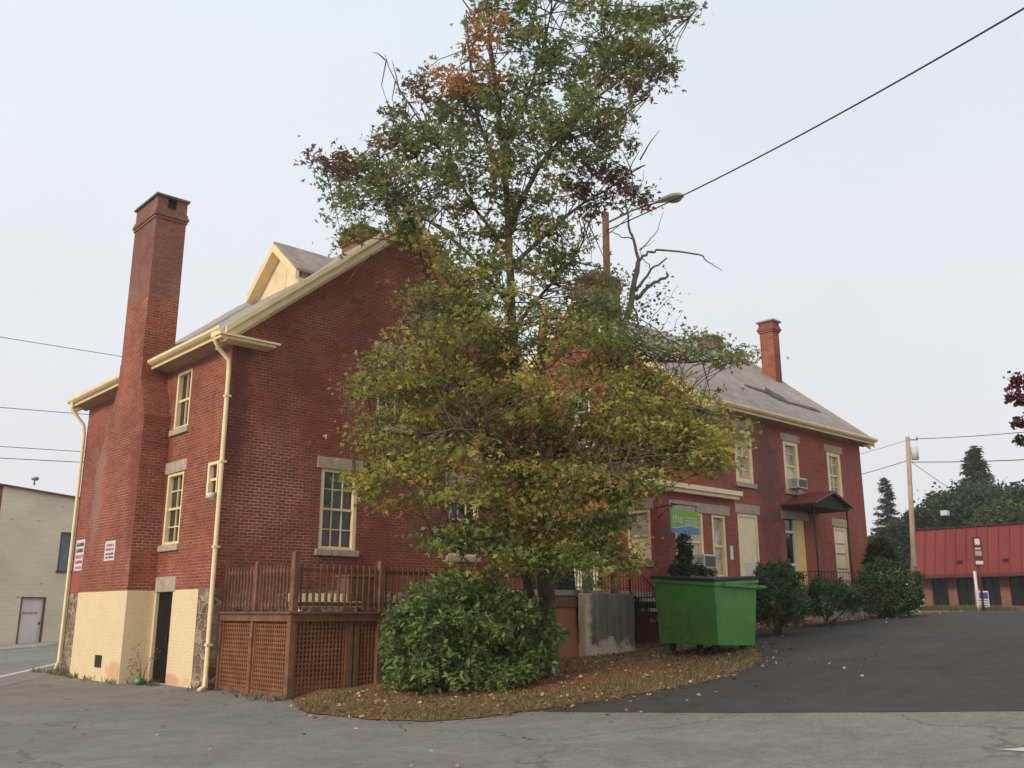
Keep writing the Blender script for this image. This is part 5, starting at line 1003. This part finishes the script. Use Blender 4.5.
# red maple at the right border
t = empty('maple_tree', (27.5, -2.5, gz(27.5)), 'dark red leaved maple at the right border of the view', 'tree')
rb = px(1085, 420, 22.0); t.location = (float(rb[0]), float(rb[1]), gz(float(rb[0]))); P, Cc = [], []; m = MB(); tz0 = t.location.z
m.tube([(rb[0], rb[1], tz0 - .2), (rb[0], rb[1], tz0 + 3), (rb[0], rb[1], tz0 + 8)], [.25, .2, .08], 8)
for (x, y, rw, rh, red) in ((1019, 381, 9, 9, 1), (1012, 397, 6, 5, 1), (1022, 400, 8, 6, .7), (1019, 422, 8, 5, .1), (1021, 440, 7, 5, 0), (1062, 400, 30, 24, 1), (1085, 380, 36, 26, 1), (1080, 440, 36, 24, .2), (1120, 410, 46, 36, .8)):
    c = Vector(px(x, y, 22.0 + random.uniform(-.3, .3))); k = 22 / 950; n = int(rw * rh * 1.1) + 40; v = rng.normal(size=(n, 3)) * .5 * np.array([rw * k, rw * k, rh * k]); P.append(np.array(c) + v)
    Cc.append(shades([(.22, .032, .045), (.11, .03, .032), (.07, .075, .035)], [3 * red + .1, 2 * red + .2, 2.2 - 1.6 * red], n)); m.tube([(rb[0], rb[1], c.z - .9), (Vector((rb[0], rb[1], c.z - .6)) + c) / 2, c], [.06, .035, .01], 5)
m.build('trunk', 'bark', t); P = np.concatenate(P); leaf_object('crown', 'leaf', P, rng.uniform(.09, .16, len(P)), np.concatenate(Cc), t, droop=.4, width=.8)

# ------------------------------------------------------------------ grass, weeds, litter
def tufts(name, pts, hmin, hmax, cols, wts, per=7, spread=.06):
    P = np.repeat(np.array(pts), per, 0) + rng.normal(size=(len(pts) * per, 3)) * np.array([spread, spread, 0]); n = len(P); ax = rng.normal(size=(n, 3)) * .35; ax[:, 2] = 1
    o = leaf_object(name, 'leaf', P, rng.uniform(hmin, hmax, n), shades(cols, wts, n), None, droop=0, width=.10, axis=ax, fold=.1); o['kind'] = 'stuff'; return o
pts = []
while len(pts) < 2600:
    x = random.uniform(8.9, 22); y = random.uniform(11.3, 16.2)
    if inside(x, y, BED):
        e_ = seg_d((x, y), BED); pr = .9 * math.exp(-((e_ - .35) / .45) ** 2) + .10
        pr *= .35 + .9 * (math.sin(x * 2.1 + y) * math.sin(y * 2.7 - x * .8) * .5 + .5)
        if random.random() < pr: pts.append((x, y, bz(x, y) - .01))
tufts('grass', pts, .04, .13, [(.19, .18, .06), (.33, .26, .12), (.12, .14, .045), (.40, .31, .16)], [3, 3.5, 2, 3])
pts = [(random.uniform(8.85, 9.05) if random.random() < .6 else random.uniform(9.3, 9.6), random.uniform(24.2, 28.2) if random.random() < .5 else random.uniform(27.9, 30.9), 0) for _ in range(80)] + [(9.35 + random.gauss(0, .08), random.uniform(22.9, 24.2), 0) for _ in range(30)] + [(random.uniform(9.35, 9.8), random.uniform(16.8, 21.6), 0) for _ in range(26)]
tufts('weeds', pts, .05, .24, [(.15, .15, .055), (.24, .20, .09), (.10, .12, .04)], [3, 2, 2], per=9, spread=.05)
pts = [(random.uniform(50, 56.5), random.uniform(20, 27), 1.82) for _ in range(900)]; tufts('grass', pts, .12, .4, [(.14, .15, .05), (.22, .18, .08)], [3, 2], per=6, spread=.2)
PL, n = [], 0
while len(PL) < 5200:
    x = random.uniform(8.9, 34); y = random.uniform(11.3, 17)
    if inside(x, y, BED): PL.append((x, y, bz(x, y) + random.uniform(.004, .03)))
for _ in range(160):
    k = random.random() ** 2; i = random.randrange(len(EDGE) - 6); x = EDGE[i][0] + random.uniform(-.5, 1.2); y = EDGE[i][1] - k * 3.0; PL.append((x, y, gz(x) + .018))
for _ in range(60): x = random.uniform(5, 11); y = random.uniform(8, 20); PL.append((x, y, gz(x) + .016)) if not inside(x, y, BED) and x < 9.5 else None
for _ in range(420):
    i = random.randrange(len(BEDR)); x, y = BEDR[i]
    if y > 17: continue
    dr_ = abs(random.gauss(0, .28)); x += random.uniform(-.3, .3); y -= dr_
    PL.append((x, y, (bz(x, y) if inside(x, y, BED) else gz(x)) + random.uniform(.012, .022)))
PL = np.array(PL); o = leaf_object('fallen_leaves', 'litter', PL, rng.uniform(.04, .10, len(PL)), shades([(.36, .17, .075), (.25, .12, .06), (.48, .34, .18), (.16, .10, .055), (.28, .08, .05)], [4, 3, 4, 2, 1.2], len(PL)), None, droop=-.05, flat=.85, width=.75); o['kind'] = 'stuff'
# weedy stalk at the door and the green can
t = empty('weed_plant', (9.35, 23.75, 0), 'thin dry weed growing at the dark basement door', 'weed'); m = MB(); P = []
for k in range(6):
    a = random.uniform(0, 6.28); e_ = Vector((9.35 + .3 * math.cos(a), 23.75 + .3 * math.sin(a), random.uniform(.5, 1.0))); m.tube([(9.35, 23.75, 0), (9.35 + .1 * math.cos(a), 23.75 + .1 * math.sin(a), e_.z * .6), e_], [.008, .006, .003], 4); P += [np.array(e_) * np.array([1, 1, random.uniform(.4, 1)]) + rng.normal(size=3) * .05 for _ in range(14)]
m.build('stems', 'dead_bark', t); leaf_object('leaves', 'leaf', np.array(P), rng.uniform(.04, .09, len(P)), shades([(.14, .13, .06), (.2, .17, .09)], [1, 1], len(P)), t, width=.4)
t = empty('drink_can', (9.2, 23.55, 0), 'crushed green can lying on the asphalt at the basement door', 'can'); m = MB(); m.tube([(9.15, 23.5, .10), (9.22, 23.62, .13)], .10, 12); m.build('body', 'can_green', t, bevel=.008); m = MB(); m.tube([(9.143, 23.488, .097), (9.15, 23.5, .10)], .075, 12); m.build('end', 'grey_metal', t)
# white paint at the right foot of the view, a small kerb side leaf pile line of gravel
wp = at(1020, 763, 2, .02); sheet('road_marking', [(wp[0] - .05, wp[1] + .2), (wp[0] + .35, wp[1] - .1), (wp[0] + 1.0, wp[1] - 1.6), (wp[0] + .2, wp[1] - 1.5)], 'road_white', .009)
GROUPS = {'overhead_wire': 'overhead wires', 'conifer': 'evergreens behind the shop', 'leafy_tree': 'leafy trees behind the shop', 'air_conditioner': 'window air conditioners', 'wall_sign': 'signs on the left wall',
          'dark_shrub': 'shrubs along the brick building', 'low_shrub': 'shrubs along the brick building', 'yew_shrub': 'shrubs along the brick building', 'arborvitae': 'shrubs along the brick building', 'yard_sign': 'signs before the shop', 'roadside_sign': 'signs before the shop', 'brick_house': 'red brick buildings'}
for o in COL.objects:
    k_ = o.name.split('.')[0]
    if o.parent is None and k_ in GROUPS and not o.get('group'): o['group'] = GROUPS[k_]
# ------------------------------------------------------------------ thin volume over everything, added to lift the darks like lens glare
m = MB(); m.box(-160, 260, -160, 260, -1.5, 60); veil_m = bpy.data.materials.new('glare_veil'); veil_m.use_nodes = True; ht = veil_m.node_tree; ht.nodes.remove(ht.nodes['Principled BSDF'])
pv = ht.nodes.new('ShaderNodeVolumePrincipled'); pv.inputs['Color'].default_value = (.95, .95, .96, 1); pv.inputs['Density'].default_value = .0007; pv.inputs['Anisotropy'].default_value = .2
ht.links.new(pv.outputs[0], ht.nodes['Material Output'].inputs['Volume']); MATS['glare_veil'] = veil_m; o = m.build('glare_veil', 'glare_veil'); o['kind'] = 'stuff'
